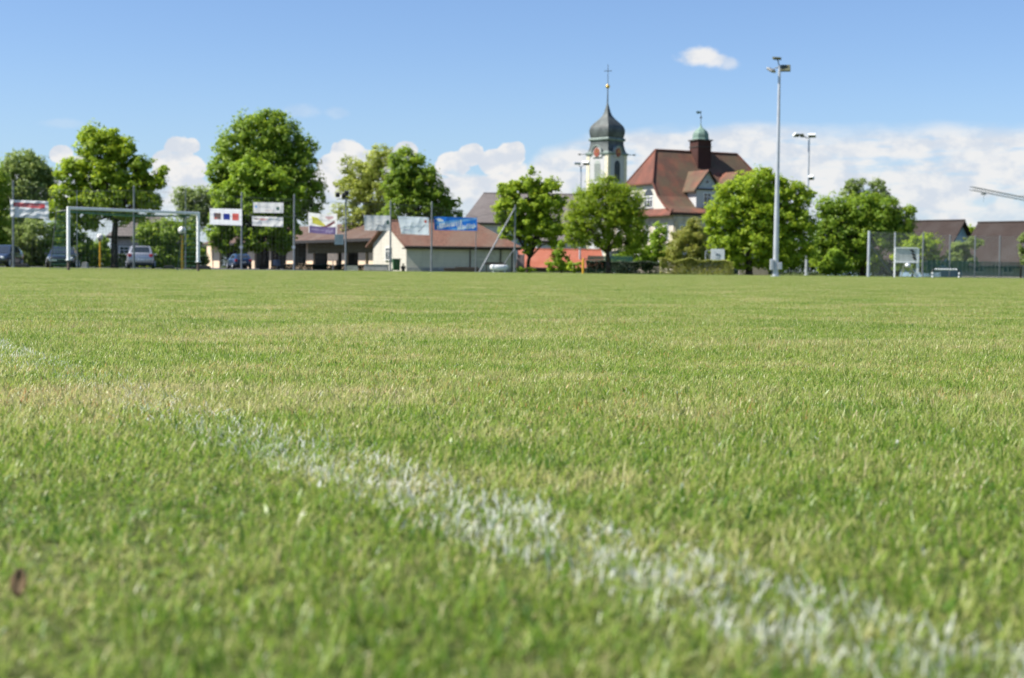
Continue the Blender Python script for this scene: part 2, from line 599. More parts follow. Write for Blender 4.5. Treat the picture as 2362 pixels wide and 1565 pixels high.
# ------------------------------------------------------------------ turf
def blade_mat():
    t = NT('grass_blade')
    r1, r2, h = t.attr('rnd'), t.attr('rndb'), t.attr('up')
    co = t.coord('World')
    big = t.noise(co, 1.1, 3, 0.5)
    mid = t.noise(t.coord('World', (1, 1, 1), (7, 3, 0)), 5.0, 3, 0.6)
    # dry, mossy areas of the real turf
    sp = t.node('ShaderNodeSeparateXYZ')
    t.l.new(co, sp.inputs[0])

    def patch(x, y, rx, ry):
        dx = t.math('DIVIDE', t.math('SUBTRACT', sp.outputs[0], x), rx)
        dy = t.math('DIVIDE', t.math('SUBTRACT', sp.outputs[1], y), ry)
        d = t.math('ADD', t.math('MULTIPLY', dx, dx), t.math('MULTIPLY', dy, dy))
        d = t.math('ADD', d, t.math('MULTIPLY', t.math('SUBTRACT', mid, 0.5), 1.6))
        return t.smooth(d, 1.2, 0.2)
    dry = t.math('MAXIMUM', t.math('MULTIPLY', patch(-0.62, 2.85, 0.62, 0.38), 1.0), t.math('MULTIPLY', patch(-0.5, 5.6, 0.9, 0.5), 0.8))
    dry = t.math('MAXIMUM', dry, t.math('MULTIPLY', patch(1.3, 2.9, 0.8, 0.28), 0.55))
    dry = t.math('MAXIMUM', dry, t.math('MULTIPLY', patch(1.9, 5.2, 1.4, 0.45), 0.65))
    bigd = t.smooth(t.math('ADD', t.math('MULTIPLY', big, 0.6), t.math('MULTIPLY', mid, 0.4)), 0.44, 0.64)
    dry = t.math('MAXIMUM', dry, t.math('MULTIPLY', bigd, 0.72))
    n30 = t.noise(t.coord('World', (0.7, 1, 1), (2, 8, 0)), 3.2, 4, 0.6)
    n8 = t.noise(t.coord('World', (1, 1, 0), (5, 1, 0)), 13, 3, 0.6)
    sh = t.math('ADD', t.math('MULTIPLY', t.math('SUBTRACT', n30, 0.5), 0.72), t.math('MULTIPLY', t.math('SUBTRACT', n8, 0.5), 0.45))
    k = t.math('ADD', t.math('ADD', t.math('MULTIPLY', r1, 0.70), 0.10), t.math('MULTIPLY', dry, 0.24))
    k = t.math('ADD', k, sh, clamp=True)
    lush = t.math('MULTIPLY', t.smooth(t.math('ADD', sp.outputs[1], t.math('MULTIPLY', big, 2.0)), 3.8, 2.2), 0.09)
    k = t.math('SUBTRACT', t.math('ADD', k, t.math('MULTIPLY', t.math('SUBTRACT', big, 0.5), 0.30)), lush, clamp=True)
    c = t.cramp(k, [(0.0, (0.054, 0.143, 0.018)), (0.2, (0.136, 0.252, 0.025)), (0.4, (0.263, 0.366, 0.047)), (0.58, (0.38, 0.41, 0.124)), (0.76, (0.506, 0.477, 0.198)), (0.97, (0.545, 0.477, 0.267)), (1.0, (0.506, 0.276, 0.099))])
    # base of a blade is pale straw, dead sheaths
    c = t.mix(t.math('MULTIPLY', t.smooth(h, 0.40, 0.0), 0.45), c, (0.24, 0.22, 0.095))
    # the worn white line: paint on the blades that stand in it
    dist = t.math('ABSOLUTE', t.math('ADD', t.math('MULTIPLY', t.math('SUBTRACT', sp.outputs[0], LX), LN[0]),
                                     t.math('MULTIPLY', t.math('SUBTRACT', sp.outputs[1], LY), LN[1])))
    wn = t.noise(t.coord('World', (1, 1, 0)), 22, 5, 0.7)
    wn2 = t.noise(t.coord('World', (1, 1, 0), (3, 9, 0)), 5.0, 3, 0.55)
    band = t.smooth(t.math('ADD', dist, t.math('MULTIPLY', t.math('SUBTRACT', wn2, 0.5), 0.07)), 0.112, 0.060)
    alongw = t.cramp(t.math('MULTIPLY', sp.outputs[1], 0.1), [(0.0, (1, 1, 1)), (0.12, (0.92,) * 3), (0.17, (0.80,) * 3), (0.22, (0.62,) * 3), (0.29, (0.36,) * 3),
                                                              (0.36, (0.34,) * 3), (0.42, (0.75,) * 3), (0.52, (0.90,) * 3), (1.0, (0.35,) * 3)])
    cov = t.math('MULTIPLY', t.math('MULTIPLY', band, alongw), t.math('ADD', t.math('MULTIPLY', t.smooth(wn, 0.39, 0.67), 0.46), 0.255))
    cov = t.math('MULTIPLY', cov, t.math('ADD', 0.55, t.math('MULTIPLY', wn2, 0.8)))
    # only the upper part of a blade took the spray
    on = t.smooth(t.math('SUBTRACT', t.math('ADD', cov, t.math('MULTIPLY', t.math('SUBTRACT', h, 0.6), 0.25)), r2), -0.03, 0.05)
    c = t.mix(t.math('MULTIPLY', on, 0.84), c, (0.80, 0.80, 0.75))
    t.put(t.b.inputs['Base Color'], c)
    t.b.inputs['Roughness'].default_value = 0.40
    t.b.inputs['Specular IOR Level'].default_value = 0.42
    tr = t.node('ShaderNodeBsdfTranslucent')
    hsn = t.node('ShaderNodeHueSaturation')
    t.l.new(c, hsn.inputs['Color'])
    hsn.inputs['Value'].default_value = 1.25
    t.l.new(hsn.outputs[0], tr.inputs[0])
    mx = t.node('ShaderNodeMixShader')
    mx.inputs[0].default_value = 0.48
    t.l.new(t.b.outputs[0], mx.inputs[1])
    t.l.new(tr.outputs[0], mx.inputs[2])
    t.l.new(mx.outputs[0], t.out.inputs[0])
    return t.m


def np_mesh(name, V, F, mat, fattr=(), pattr=()):
    me = bpy.data.meshes.new(name)
    me.vertices.add(len(V))
    me.vertices.foreach_set('co', V.astype(np.float32).ravel())
    k = F.shape[1]
    me.loops.add(F.size)
    me.loops.foreach_set('vertex_index', F.astype(np.int32).ravel())
    me.polygons.add(len(F))
    me.polygons.foreach_set('loop_start', np.arange(0, F.size, k, dtype=np.int32))
    me.polygons.foreach_set('loop_total', np.full(len(F), k, dtype=np.int32))
    for n, a in fattr:
        at = me.attributes.new(n, 'FLOAT', 'FACE')
        at.data.foreach_set('value', a.astype(np.float32))
    for n, a in pattr:
        at = me.attributes.new(n, 'FLOAT', 'POINT')
        at.data.foreach_set('value', a.astype(np.float32))
    me.materials.append(mat)
    me.update(calc_edges=True)
    me.validate()
    return me


M_BLADE = blade_mat()


def turf_tile(seed, size, n, hs=1.0, wf=1.0):
    rg = np.random.default_rng(seed)
    nt = n // 4                                   # shoots of about four leaves
    tx, ty = rg.uniform(-size / 2, size / 2, nt), rg.uniform(-size / 2, size / 2, nt)
    th = rg.normal(1, 0.14, nt)
    per = 2 * math.pi / size                      # periodic clump pattern, so that tiles meet without a seam
    cl_ = sum(a_ * np.sin(per * (i_ * tx + j_ * ty) + p_) for a_, i_, j_, p_ in
              [(rg.uniform(.03, .07), rg.integers(-9, 10), rg.integers(-9, 10), rg.uniform(0, 6.3)) for _ in range(9)])
    th = th * (1 + cl_ * (1.0 if size < 1 else 0.6))
    tr = rg.uniform(0, 1, nt)
    idx = rg.integers(0, nt, n)
    x = tx[idx] + rg.normal(0, 0.0035, n)
    y = ty[idx] + rg.normal(0, 0.0035, n)
    kind = rg.uniform(0, 1, n)
    H = rg.uniform(0.010, 0.0225, n) * th[idx] * hs
    H = np.where(kind > 0.965, H * 1.35, H)
    H = np.where(kind < 0.18, H * 0.5, H)
    W = rg.uniform(0.0010, 0.0019, n) * wf
    W = np.where((kind > 0.90) & (kind < 0.912), 0.0046, W)
    az = rg.uniform(0, 2 * math.pi, n)
    lean = np.abs(rg.normal(0.55, 0.38, n))
    lean = np.where(kind < 0.18, lean + 0.6, lean)
    curl = rg.uniform(0.1, 0.9, n)
    face = az + math.pi / 2 + rg.normal(0, 0.5, n)
    dx, dy = np.cos(az), np.sin(az)
    wx, wy = np.cos(face), np.sin(face)
    pos = []
    a0 = lean * 0.35
    px, py, pz = x, y, np.zeros(n) - 0.002
    pts = [(px, py, pz)]
    for i in range(2):
        ang = a0 + (i + 0.6) * (lean * 0.5 + curl * 0.35)
        ln = H * (0.55 if i == 0 else 0.50)
        px = px + dx * np.sin(ang) * ln
        py = py + dy * np.sin(ang) * ln
        pz = pz + np.cos(ang) * ln
        pts.append((px, py, pz))
    ws = [W * 0.42, W * 0.5, W * rg.uniform(0.05, 0.34, n)]
    V = np.empty((n, 6, 3))
    for i, ((ax, ay, azz), w) in enumerate(zip(pts, ws)):
        V[:, 2 * i] = np.stack([ax - wx * w, ay - wy * w, azz], 1)
        V[:, 2 * i + 1] = np.stack([ax + wx * w, ay + wy * w, azz], 1)
    b = np.arange(n)[:, None] * 6
    F = np.concatenate([b + np.array([0, 1, 3, 2]), b + np.array([2, 3, 5, 4])], 1).reshape(-1, 4)
    r = np.clip(0.62 * rg.uniform(0, 1, n) + 0.38 * tr[idx], 0, 1)
    r = np.where(kind < 0.18, np.clip(r * 0.35 + 0.62, 0, 1), r)
    r = np.where((rg.uniform(0, 1, n) < 0.032) & (W < 0.0032), 1.5, r)
    r = np.where(W > 0.004, r * 0.55, r)
    r2 = np.clip(0.45 * rg.uniform(0, 1, n) + 0.55 * rg.uniform(0, 1, nt)[idx], 0, 1)
    up = np.tile(np.array([0, 0, 0.55, 0.55, 1, 1.0]), n)
    return V.reshape(-1, 3), F, np.repeat(r, 2), np.repeat(r2, 2), up


def turf_object(name, pts, tiles_, seed):
    """one object: its mesh holds a few square tiles of blades and one loose point per tile place;
    its node tree sets a tile, quarter-turned at random, on every point"""
    rg = np.random.default_rng(seed)
    n, nv = len(pts), len(tiles_)
    Vs, Fs, R1, R2, UP, VAR = [], [], [], [], [], []
    k = 0
    for q, (V, F, r1, r2, up) in enumerate(tiles_):
        Vs.append(V); Fs.append(F + k); R1.append(r1); R2.append(r2); UP.append(up)
        VAR.append(np.full(len(V), q))
        k += len(V)
    V = np.concatenate(Vs + [np.array(pts, dtype=float)])
    me = np_mesh(name, V, np.concatenate(Fs), M_BLADE, (('rnd', np.concatenate(R1)), ('rndb', np.concatenate(R2))),
                 (('up', np.concatenate(UP + [np.zeros(n)])),
                  ('rz', np.concatenate([np.zeros(k), rg.integers(0, 4, n) * (math.pi / 2)])),
                  ('hs', np.concatenate([np.ones(k), [0.92 + 0.5 * mn.noise((p[0] * 0.9, p[1] * 0.9, 3)) for p in pts]])),
                  ('var', np.concatenate(VAR + [100 + rg.integers(0, nv, n)]))))
    o = bpy.data.objects.new(name, me)
    COL.objects.link(o)
    ng = bpy.data.node_groups.new(name + '_nodes', 'GeometryNodeTree')
    ng.interface.new_socket('Geometry', in_out='INPUT', socket_type='NodeSocketGeometry')
    ng.interface.new_socket('Geometry', in_out='OUTPUT', socket_type='NodeSocketGeometry')
    N, L = ng.nodes, ng.links
    gi, go = N.new('NodeGroupInput'), N.new('NodeGroupOutput')
    jg = N.new('GeometryNodeJoinGeometry')

    def na(nm):
        q = N.new('GeometryNodeInputNamedAttribute')
        q.data_type = 'FLOAT'
        q.inputs[0].default_value = nm
        return q.outputs[0]

    def eq(v):
        c = N.new('FunctionNodeCompare')
        c.data_type = 'FLOAT'
        c.operation = 'EQUAL'
        L.new(na('var'), c.inputs[0])
        c.inputs[1].default_value = v
        c.inputs['Epsilon'].default_value = 0.2
        return c.outputs[0]

    def sep(v):
        q = N.new('GeometryNodeSeparateGeometry')
        q.domain = 'POINT'
        L.new(gi.outputs[0], q.inputs[0])
        L.new(eq(v), q.inputs[1])
        return q.outputs[0]
    cr = N.new('ShaderNodeCombineXYZ')
    L.new(na('rz'), cr.inputs[2])
    cs = N.new('ShaderNodeCombineXYZ')
    cs.inputs[0].default_value = cs.inputs[1].default_value = 1
    L.new(na('hs'), cs.inputs[2])
    for q in range(nv):
        ip = N.new('GeometryNodeInstanceOnPoints')
        L.new(sep(100 + q), ip.inputs['Points'])
        L.new(sep(q), ip.inputs['Instance'])
        L.new(cr.outputs[0], ip.inputs['Rotation'])
        L.new(cs.outputs[0], ip.inputs['Scale'])
        L.new(ip.outputs[0], jg.inputs[0])
    L.new(jg.outputs[0], go.inputs[0])
    o.modifiers.new('turf', 'NODES').node_group = ng
    return tag(o, kind='stuff')


def build_turf():
    TILE = 0.5
    pts = []
    NEAR = 16.0
    y = -0.75
    while y < NEAR:
        w = max(3.5, (y + TILE) * 0.36 + 3.2)
        k = int(w / TILE) + 1
        for i in range(-k, k + 1):
            pts.append((i * TILE, y + TILE / 2, 0))
        y += TILE
    turf_object('grass', pts, [turf_tile(100 + i, TILE, 11500) for i in range(5)], 5)
    pts = []
    while y < 97:
        w = y * 0.36 + 9
        k = int(w / 2) + 1
        for i in range(-k, k + 1):
            pts.append((i * 2.0, y + 1.0, 0))
        y += 2.0
    turf_object('grass', pts, [turf_tile(200 + i, 2.0, 62000, 1.0, 1.35) for i in range(3)], 6)


build_turf()
#=THINGS=


# ------------------------------------------------------------------ trees
def leaf_mesh(name, C, N, S, tint, mat, rg):
    """one folded leaf-cluster quad at each centre C, facing N, of size S"""
    n = len(C)
    a = rg.normal(0, 1, (n, 3))
    N = N / np.linalg.norm(N, axis=1, keepdims=True)
    T = np.cross(N, a)
    T /= np.linalg.norm(T, axis=1, keepdims=True)
    B = np.cross(N, T)
    S = S[:, None]
    k = rg.uniform(0.45, 0.8, (n, 1))
    V = np.empty((n, 4, 3))
    V[:, 0] = C - T * S
    V[:, 1] = C - B * S * k + N * S * 0.18
    V[:, 2] = C + T * S
    V[:, 3] = C + B * S * k + N * S * 0.18
    F = np.arange(n * 4).reshape(n, 4)
    return np_mesh(name, V.reshape(-1, 3), F, mat, (('tint', tint),))


def tree(name, label, cat, D, tx, ty0, lobes, mat, n=9000, leaf=0.17, trunk=0.22, clumps=16, up=0.5, group=None,
         seed=1, fork=None, limbs=True, depth=0.9, mat2=None, twist=0.0, csize=0.24, base_px=None, streak=0.0):
    """lobes: (px, py, rx, ry[, weight[, tint shift[, depth shift]]]) in photo pixels; turned into metres at depth D"""
    rg = np.random.default_rng(seed)
    s = D / FPX
    base = Vector((gx(tx, D), D, 0))
    root = thing(name, label, cat, base, 0, group)
    Cs, Ns, Ts = [], [], []
    tips = []
    W = sum(l[4] if len(l) > 4 else 1.0 for l in lobes)
    tot_area = sum(l[2] * l[3] * (l[4] if len(l) > 4 else 1) for l in lobes)
    for l in lobes:
        px, py, rx, ry = l[:4]
        wgt = l[4] if len(l) > 4 else 1.0
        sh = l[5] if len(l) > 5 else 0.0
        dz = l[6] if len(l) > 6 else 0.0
        c = wp(px, py, D) - base + Vector((0, dz, 0))
        Rv = np.array([rx * s, 0.5 * (rx + ry) * s * depth, ry * s])
        c = np.array(c)
        m = int(2.1 * n * rx * ry * wgt / tot_area)
        nc = max(10, int(2.6 * clumps * (rx * ry / 3000) ** 0.6))
        d = rg.normal(0, 1, (nc, 3))
        d[:, 2] = d[:, 2] * 0.9 + 0.12
        d /= np.linalg.norm(d, axis=1, keepdims=True)
        rad = rg.uniform(0.12, 1.0, nc) ** 0.55
        cc = c + d * Rv * rad[:, None]
        csz = rg.uniform(0.7, 1.35, nc) * csize * 1.12
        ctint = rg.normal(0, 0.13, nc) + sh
        tips += [(Vector(c), Vector(q)) for q in cc[: max(2, nc // 5)]]
        idx = rg.integers(0, nc, m)
        off = rg.normal(0, 1, (m, 3))
        off /= np.linalg.norm(off, axis=1, keepdims=True)
        rr = rg.uniform(0.25, 1.08, m) ** 0.6
        P = cc[idx] + off * rr[:, None] * (Rv.mean() * csz[idx])[:, None] * np.array([1.05, 1.05, 0.72])
        tn = ctint[idx]
        # about half of the leaves follow an irregular, gappy field instead of the clumps
        m2 = int(m * 1.5)
        d2 = rg.normal(0, 1, (m2, 3))
        d2 /= np.linalg.norm(d2, axis=1, keepdims=True)
        wob = np.array([0.84 + 0.60 * mn.noise((q[0] * 2.2 + l[0], q[1] * 2.2 + seed, q[2] * 2.2)) for q in d2])
        P2 = c + d2 * Rv * (rg.uniform(0.15, 1.0, m2) ** 0.5 * (wob + 0.20))[:, None]
        f2 = np.array([mn.noise((q[0] * 1.25, q[1] * 1.25, q[2] * 1.5 + seed)) + 0.6 * mn.noise((q[0] * 3.1, q[1] * 3.1, q[2] * 3.6)) for q in P2])
        k2 = f2 > 0.13
        P2, d2, f2 = P2[k2], d2[k2], f2[k2]
        sel = rg.uniform(0, 1, m) < 0.55
        P, off, tn = P[sel], off[sel], tn[sel]
        P = np.concatenate([P, P2])
        off = np.concatenate([off, d2])
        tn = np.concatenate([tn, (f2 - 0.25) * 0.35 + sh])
        m = len(P)
        if streak:
            P = c + (P - c) * (1 + streak * rg.normal(0, 1, m)[:, None])
        nn = off * 0.6 + (P - c) / Rv * 0.35 + rg.normal(0, 0.55, (m, 3)) + np.array([0, 0, up])
        Cs.append(P)
        Ns.append(nn)
        Ts.append(np.clip(0.5 + tn + rg.normal(0, 0.17, m), 0, 1))
    P, Nn, T = np.concatenate(Cs), np.concatenate(Ns), np.concatenate(Ts)
    keep = P[:, 2] > 0.05
    P, Nn, T = P[keep], Nn[keep], T[keep]
    S = leaf * 0.80 * rg.uniform(0.6, 1.25, len(P))
    me = leaf_mesh('crown', P, Nn, S, T, mat, rg)
    o = bpy.data.objects.new('crown', me)
    COL.objects.link(o)
    o.parent = root
    if trunk:
        mb = MB()
        if fork is None:
            fork = sum(l[1] for l in lobes) / len(lobes) + 40
        fz = max(0.6, wp(tx, fork, D).z)
        k1 = Vector((rg.normal(0, 0.04), 0, fz * 0.5))
        top = Vector((rg.normal(0, 0.08), 0, fz))
        mb.path([Vector((0, 0, -0.05)), Vector((0, 0, 0.25)), k1, top], [trunk * 1.35, trunk * 1.08, trunk * 0.95, trunk * 0.78], 10)
        if limbs:
            for l in lobes:
                c = wp(l[0], l[1], D) - base
                mid = top.lerp(c, 0.5) + Vector((rg.normal(0, 0.2), rg.normal(0, 0.3), 0.15 * (c - top).length))
                mb.path([top - Vector((0, 0, 0.2)), mid, c], [trunk * 0.55, trunk * 0.34, trunk * 0.16], 7)
            for c, q in tips:
                mb.tube(c, q, trunk * 0.14, trunk * 0.05, 5)
        mb.build('trunk', M_BARK, root, smooth=True)
    return root


# left side -----------------------------------------------------------
tree('willow_tree', 'grey-green bushy willow behind the white and red banner', 'tree', 128, 62, 610,
     [(55, 395, 58, 48), (25, 440, 50, 60), (85, 445, 46, 58), (55, 500, 60, 50), (60, 372, 32, 26, 0.6), (100, 410, 24, 30)],
     F_OLIVE, 11000, 0.15, 0.2, 20, seed=11, up=0.35)
tree('dark_tree', 'dark green tree cut off by the left edge of the photo', 'tree', 118, -28, 610,
     [(-20, 430, 40, 50), (-25, 500, 48, 50), (-20, 560, 42, 40)], F_DEEP, 6000, 0.16, 0.2, seed=12)
tree('shrub', 'dense olive shrub behind the leftmost dark car and the banner', 'shrub', 122, 45, 610,
     [(35, 570, 42, 48, 1), (80, 555, 44, 56), (15, 545, 30, 44), (110, 580, 34, 34), (70, 590, 50, 24)], F_OLIVE, 9500, 0.13, 0.08, 20, seed=13, limbs=False)
tree('shrub', 'dark shrub between the black car and the goal\'s tall post', 'shrub', 119, 165, 610,
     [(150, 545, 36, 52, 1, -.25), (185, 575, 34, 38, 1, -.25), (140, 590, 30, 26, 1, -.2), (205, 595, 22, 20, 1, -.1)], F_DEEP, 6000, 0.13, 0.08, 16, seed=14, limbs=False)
tree('shrub', 'yellow-green shrub beside the shorter yellow lamp post', 'shrub', 124, 222, 612,
     [(222, 580, 26, 28), (244, 590, 22, 22), (210, 598, 20, 16), (238, 560, 14, 16, .6)], F_YELL, 3500, 0.12, 0.06, 14, seed=15, limbs=False)
tree('maple_tree', 'lobed bright green maple rising behind the goal frame', 'tree', 113, 264, 612,
     [(228, 345, 50, 52), (205, 312, 26, 24, .6), (283, 350, 34, 36, .8), (318, 385, 34, 34), (178, 392, 44, 34),
      (255, 410, 58, 44), (165, 455, 46, 38), (225, 470, 54, 40), (300, 450, 50, 42), (350, 420, 34, 24, .8), (340, 470, 36, 26),
      (148, 490, 32, 28), (205, 515, 34, 22), (290, 498, 44, 22), (262, 318, 16, 24, .5), (375, 395, 14, 22, .4), (142, 400, 20, 14, .4)],
     F_SPRING, 19000, 0.155, 0.25, 13, seed=16, fork=505, csize=0.27)
tree('shrub', 'large deep green shrub behind the silver car inside the goal', 'shrub', 121, 375, 612,
     [(345, 545, 36, 36), (395, 540, 44, 40), (430, 570, 34, 42), (365, 585, 44, 32), (405, 590, 44, 28), (440, 540, 20, 26, .7), (330, 590, 18, 26)],
     F_DEEP, 10000, 0.13, 0.08, 20, seed=17, limbs=False)
tree('shrub', 'dark green bush at the left end of the pavilion', 'shrub', 150, 460, 614,
     [(455, 585, 18, 28), (470, 600, 12, 18), (445, 600, 16, 18)], F_DEEP, 3000, 0.12, 0.07, 16, seed=38, limbs=False)
tree('birch_tree', 'sparse pale green birch between the goal and the big maple', 'tree', 142, 442, 612,
     [(425, 455, 28, 26, .7), (462, 458, 32, 28), (450, 500, 36, 34), (480, 480, 26, 34), (420, 485, 18, 26, .6)], F_OLIVE, 4600, 0.14, 0.14, 18, seed=18, csize=0.3)
tree('maple_tree', 'tallest broad maple standing over the blue car, deep green', 'tree', 132, 634, 615,
     [(600, 310, 68, 52), (650, 325, 56, 52), (545, 345, 52, 50), (690, 370, 48, 50), (520, 395, 42, 44), (600, 385, 74, 54),
      (700, 430, 46, 44), (655, 420, 60, 52), (520, 440, 40, 40), (575, 440, 56, 46), (620, 275, 40, 22, .7), (560, 290, 26, 26, .6),
      (705, 335, 26, 26, .6), (738, 440, 18, 32, .5, .25), (720, 475, 30, 24, .6), (690, 490, 34, 30, .8), (620, 500, 60, 30)],
     F_DEEP, 25000, 0.16, 0.33, 15, seed=19, fork=520, csize=0.21)
tree('maple_tree', 'lower yellow-green maple in front of the tallest one, above the two narrow banners', 'tree', 124, 606, 616,
     [(575, 405, 46, 40), (625, 420, 44, 38), (530, 455, 40, 34), (585, 470, 56, 36), (650, 475, 40, 32), (520, 505, 36, 32), (560, 525, 48, 30),
      (620, 525, 50, 28), (665, 530, 28, 30), (500, 540, 24, 26), (690, 450, 20, 18, .5), (545, 430, 26, 22, .5),
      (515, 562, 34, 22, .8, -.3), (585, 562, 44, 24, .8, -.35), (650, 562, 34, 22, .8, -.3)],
     F_YELL, 22000, 0.15, 0.24, 14, seed=20, fork=540, csize=0.26)
tree('lime_tree', 'yellowish tree behind the post with floodlights', 'tree', 150, 870, 618,
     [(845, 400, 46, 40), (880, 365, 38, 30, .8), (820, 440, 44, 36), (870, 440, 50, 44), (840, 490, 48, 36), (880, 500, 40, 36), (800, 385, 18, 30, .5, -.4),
      (790, 425, 24, 16, .5, -.2), (780, 490, 22, 22, .6), (815, 520, 28, 20, .7)],
     F_PALE, 11000, 0.14, 0.20, 17, seed=21, fork=520)
tree('oak_tree', 'dark green rounded tree behind the pale banners and the small garage', 'tree', 142, 945, 618,
     [(940, 385, 44, 40), (925, 430, 44, 42), (975, 420, 44, 40), (1005, 455, 38, 36), (950, 475, 60, 38), (1010, 490, 38, 24), (1045, 468, 20, 16, .5),
      (900, 510, 36, 24), (960, 515, 50, 20), (935, 352, 18, 14, .5), (1055, 495, 18, 14, .4)],
     F_DEEP, 15000, 0.16, 0.24, 15, seed=22, fork=530)
tree('young_maple_tree', 'young light green maple with a slim trunk in front of the orange roof', 'tree', 122, 1219, 624,
     [(1225, 430, 30, 28), (1175, 440, 30, 26), (1265, 430, 30, 24), (1200, 475, 44, 32), (1255, 475, 42, 34), (1165, 480, 28, 28), (1225, 515, 48, 28),
      (1180, 530, 30, 22), (1270, 525, 34, 26), (1224, 400, 10, 18, .4), (1160, 505, 20, 14, .5), (1290, 465, 18, 22, .5), (1235, 552, 34, 18, .6),
      (1215, 575, 12, 16, .3), (1275, 560, 16, 14, .3)],
     F_SPRING, 15000, 0.135, 0.17, 12, seed=23, fork=590, csize=0.27)
tree('hornbeam_tree', 'round fine-leaved hornbeam whose branches fan out below the church tower', 'tree', 117, 1403, 626,
     [(1400, 445, 52, 38), (1355, 470, 44, 40), (1445, 470, 44, 42), (1330, 515, 32, 38), (1400, 500, 60, 42), (1465, 520, 32, 44), (1350, 545, 40, 28),
      (1440, 560, 44, 28), (1400, 415, 24, 12, .5), (1395, 550, 30, 30, .5), (1482, 555, 16, 26, .6), (1318, 545, 18, 20, .5)],
     F_FAN, 24000, 0.088, 0.19, 70, seed=24, fork=578, csize=0.15, streak=0.09)
tree('shrub', 'feathery light green shrub in front of the orange roof', 'shrub', 121, 1295, 625,
     [(1290, 590, 16, 26), (1280, 610, 20, 18), (1303, 605, 16, 22), (1295, 568, 9, 14, .5)], F_YELL, 2600, 0.10, 0.05, 14, seed=25, limbs=False)
tree('shrub', 'small rounded green shrub left of the yellow post', 'shrub', 119.5, 1326, 626,
     [(1326, 615, 17, 14)], F_SPRING, 1500, 0.09, 0.04, 14, seed=26, limbs=False)
tree('shrub', 'low yellow-green shrub at the foot of the slim maple', 'shrub', 120, 1216, 625,
     [(1205, 622, 14, 6), (1225, 623, 12, 6)], F_YELL, 900, 0.07, 0, 10, seed=27, limbs=False)
tree('shrub', 'pale green shrub behind the clipped dark hedge', 'shrub', 150, 1500, 625,
     [(1470, 585, 26, 24), (1505, 575, 26, 34), (1520, 540, 20, 26), (1535, 590, 24, 30), (1490, 605, 30, 20), (1440, 600, 26, 16)], F_YELL, 6500, 0.14, 0.08, 18, seed=28, limbs=False)
tree('shrub', 'brownish green shrub in front of the school wall', 'shrub', 148, 1590, 628,
     [(1580, 560, 34, 34), (1605, 540, 28, 34), (1570, 590, 36, 30), (1615, 580, 30, 34), (1600, 515, 18, 16, .5)], F_HEDGE, 7000, 0.13, 0.08, 20, seed=29, limbs=False)
tree('elm_tree', 'wide bright green tree whose crown stands behind the tall lighting mast', 'tree', 130, 1728, 632,
     [(1750, 425, 54, 36), (1700, 455, 50, 42), (1790, 445, 48, 40), (1830, 455, 36, 36), (1740, 490, 68, 46), (1670, 500, 42, 46), (1810, 505, 58, 46),
      (1855, 520, 34, 44), (1680, 560, 46, 44), (1750, 560, 70, 44), (1830, 570, 52, 40), (1700, 600, 40, 26), (1865, 455, 18, 20, .5), (1770, 400, 22, 14, .6),
      (1640, 530, 18, 24, .5), (1790, 605, 60, 20)],
     F_SPRING, 27000, 0.155, 0.28, 14, seed=30, fork=560, csize=0.25)
tree('poplar_tree', 'thin brownish treetop showing over the dark green trees', 'tree', 170, 2000, 634,
     [(1975, 425, 28, 16, .6), (1960, 445, 22, 18, .5), (2025, 430, 20, 20, .5), (2035, 455, 24, 18, .5), (1990, 455, 40, 18, .5), (2000, 500, 50, 30, .5)], F_OLIVE, 4200, 0.15, 0.16, 26, seed=31, csize=0.22)
tree('linden_tree', 'dark green broad tree next to the ball court fence', 'tree', 140, 1990, 636,
     [(1925, 490, 44, 42), (1980, 490, 46, 42), (2035, 490, 46, 40), (2080, 510, 34, 32), (1905, 545, 34, 44), (1965, 545, 54, 46), (2035, 545, 54, 42),
      (2100, 487, 14, 14, .4), (2085, 555, 32, 30), (1888, 580, 26, 40), (1935, 595, 40, 34), (1990, 600, 50, 30), (1900, 500, 22, 24, .6), (2005, 460, 26, 16, .6)],
     F_DEEP, 19000, 0.16, 0.26, 15, seed=32, fork=580, csize=0.26)
tree('shrub', 'light green shrub between the two dark trees at the court', 'shrub', 133, 1928, 635,
     [(1925, 600, 26, 28), (1945, 612, 24, 22), (1900, 618, 20, 14)], F_YELL, 3200, 0.12, 0.06, 14, seed=33, limbs=False)
tree('shrub', 'green bush behind the white board in the court', 'shrub', 128, 2105, 637,
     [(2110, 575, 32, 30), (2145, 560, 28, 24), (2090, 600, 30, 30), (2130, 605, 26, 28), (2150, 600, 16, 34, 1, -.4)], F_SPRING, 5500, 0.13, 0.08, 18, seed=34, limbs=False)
tree('shrub', 'yellowish blossoming bush before the gap between the two brown houses', 'shrub', 128, 2215, 638,
     [(2215, 580, 30, 22), (2245, 560, 24, 16, .7), (2200, 600, 26, 20), (2230, 605, 30, 20)], F_OLIVE, 4000, 0.12, 0.07, 16, seed=35, limbs=False)
tree('treetop', 'distant green treetop between the two brown roofs', 'tree', 230, 2242, 640,
     [(2240, 540, 22, 18), (2225, 550, 16, 16), (2250, 560, 24, 20)], F_SPRING, 1500, 0.28, 0.2, 10, seed=36)
tree('shrub', 'thin green bush cut off by the right edge of the photo', 'shrub', 128, 2355, 640,
     [(2362, 560, 14, 22), (2372, 590, 18, 28)], F_OLIVE, 1300, 0.12, 0.06, 12, seed=37, limbs=False)


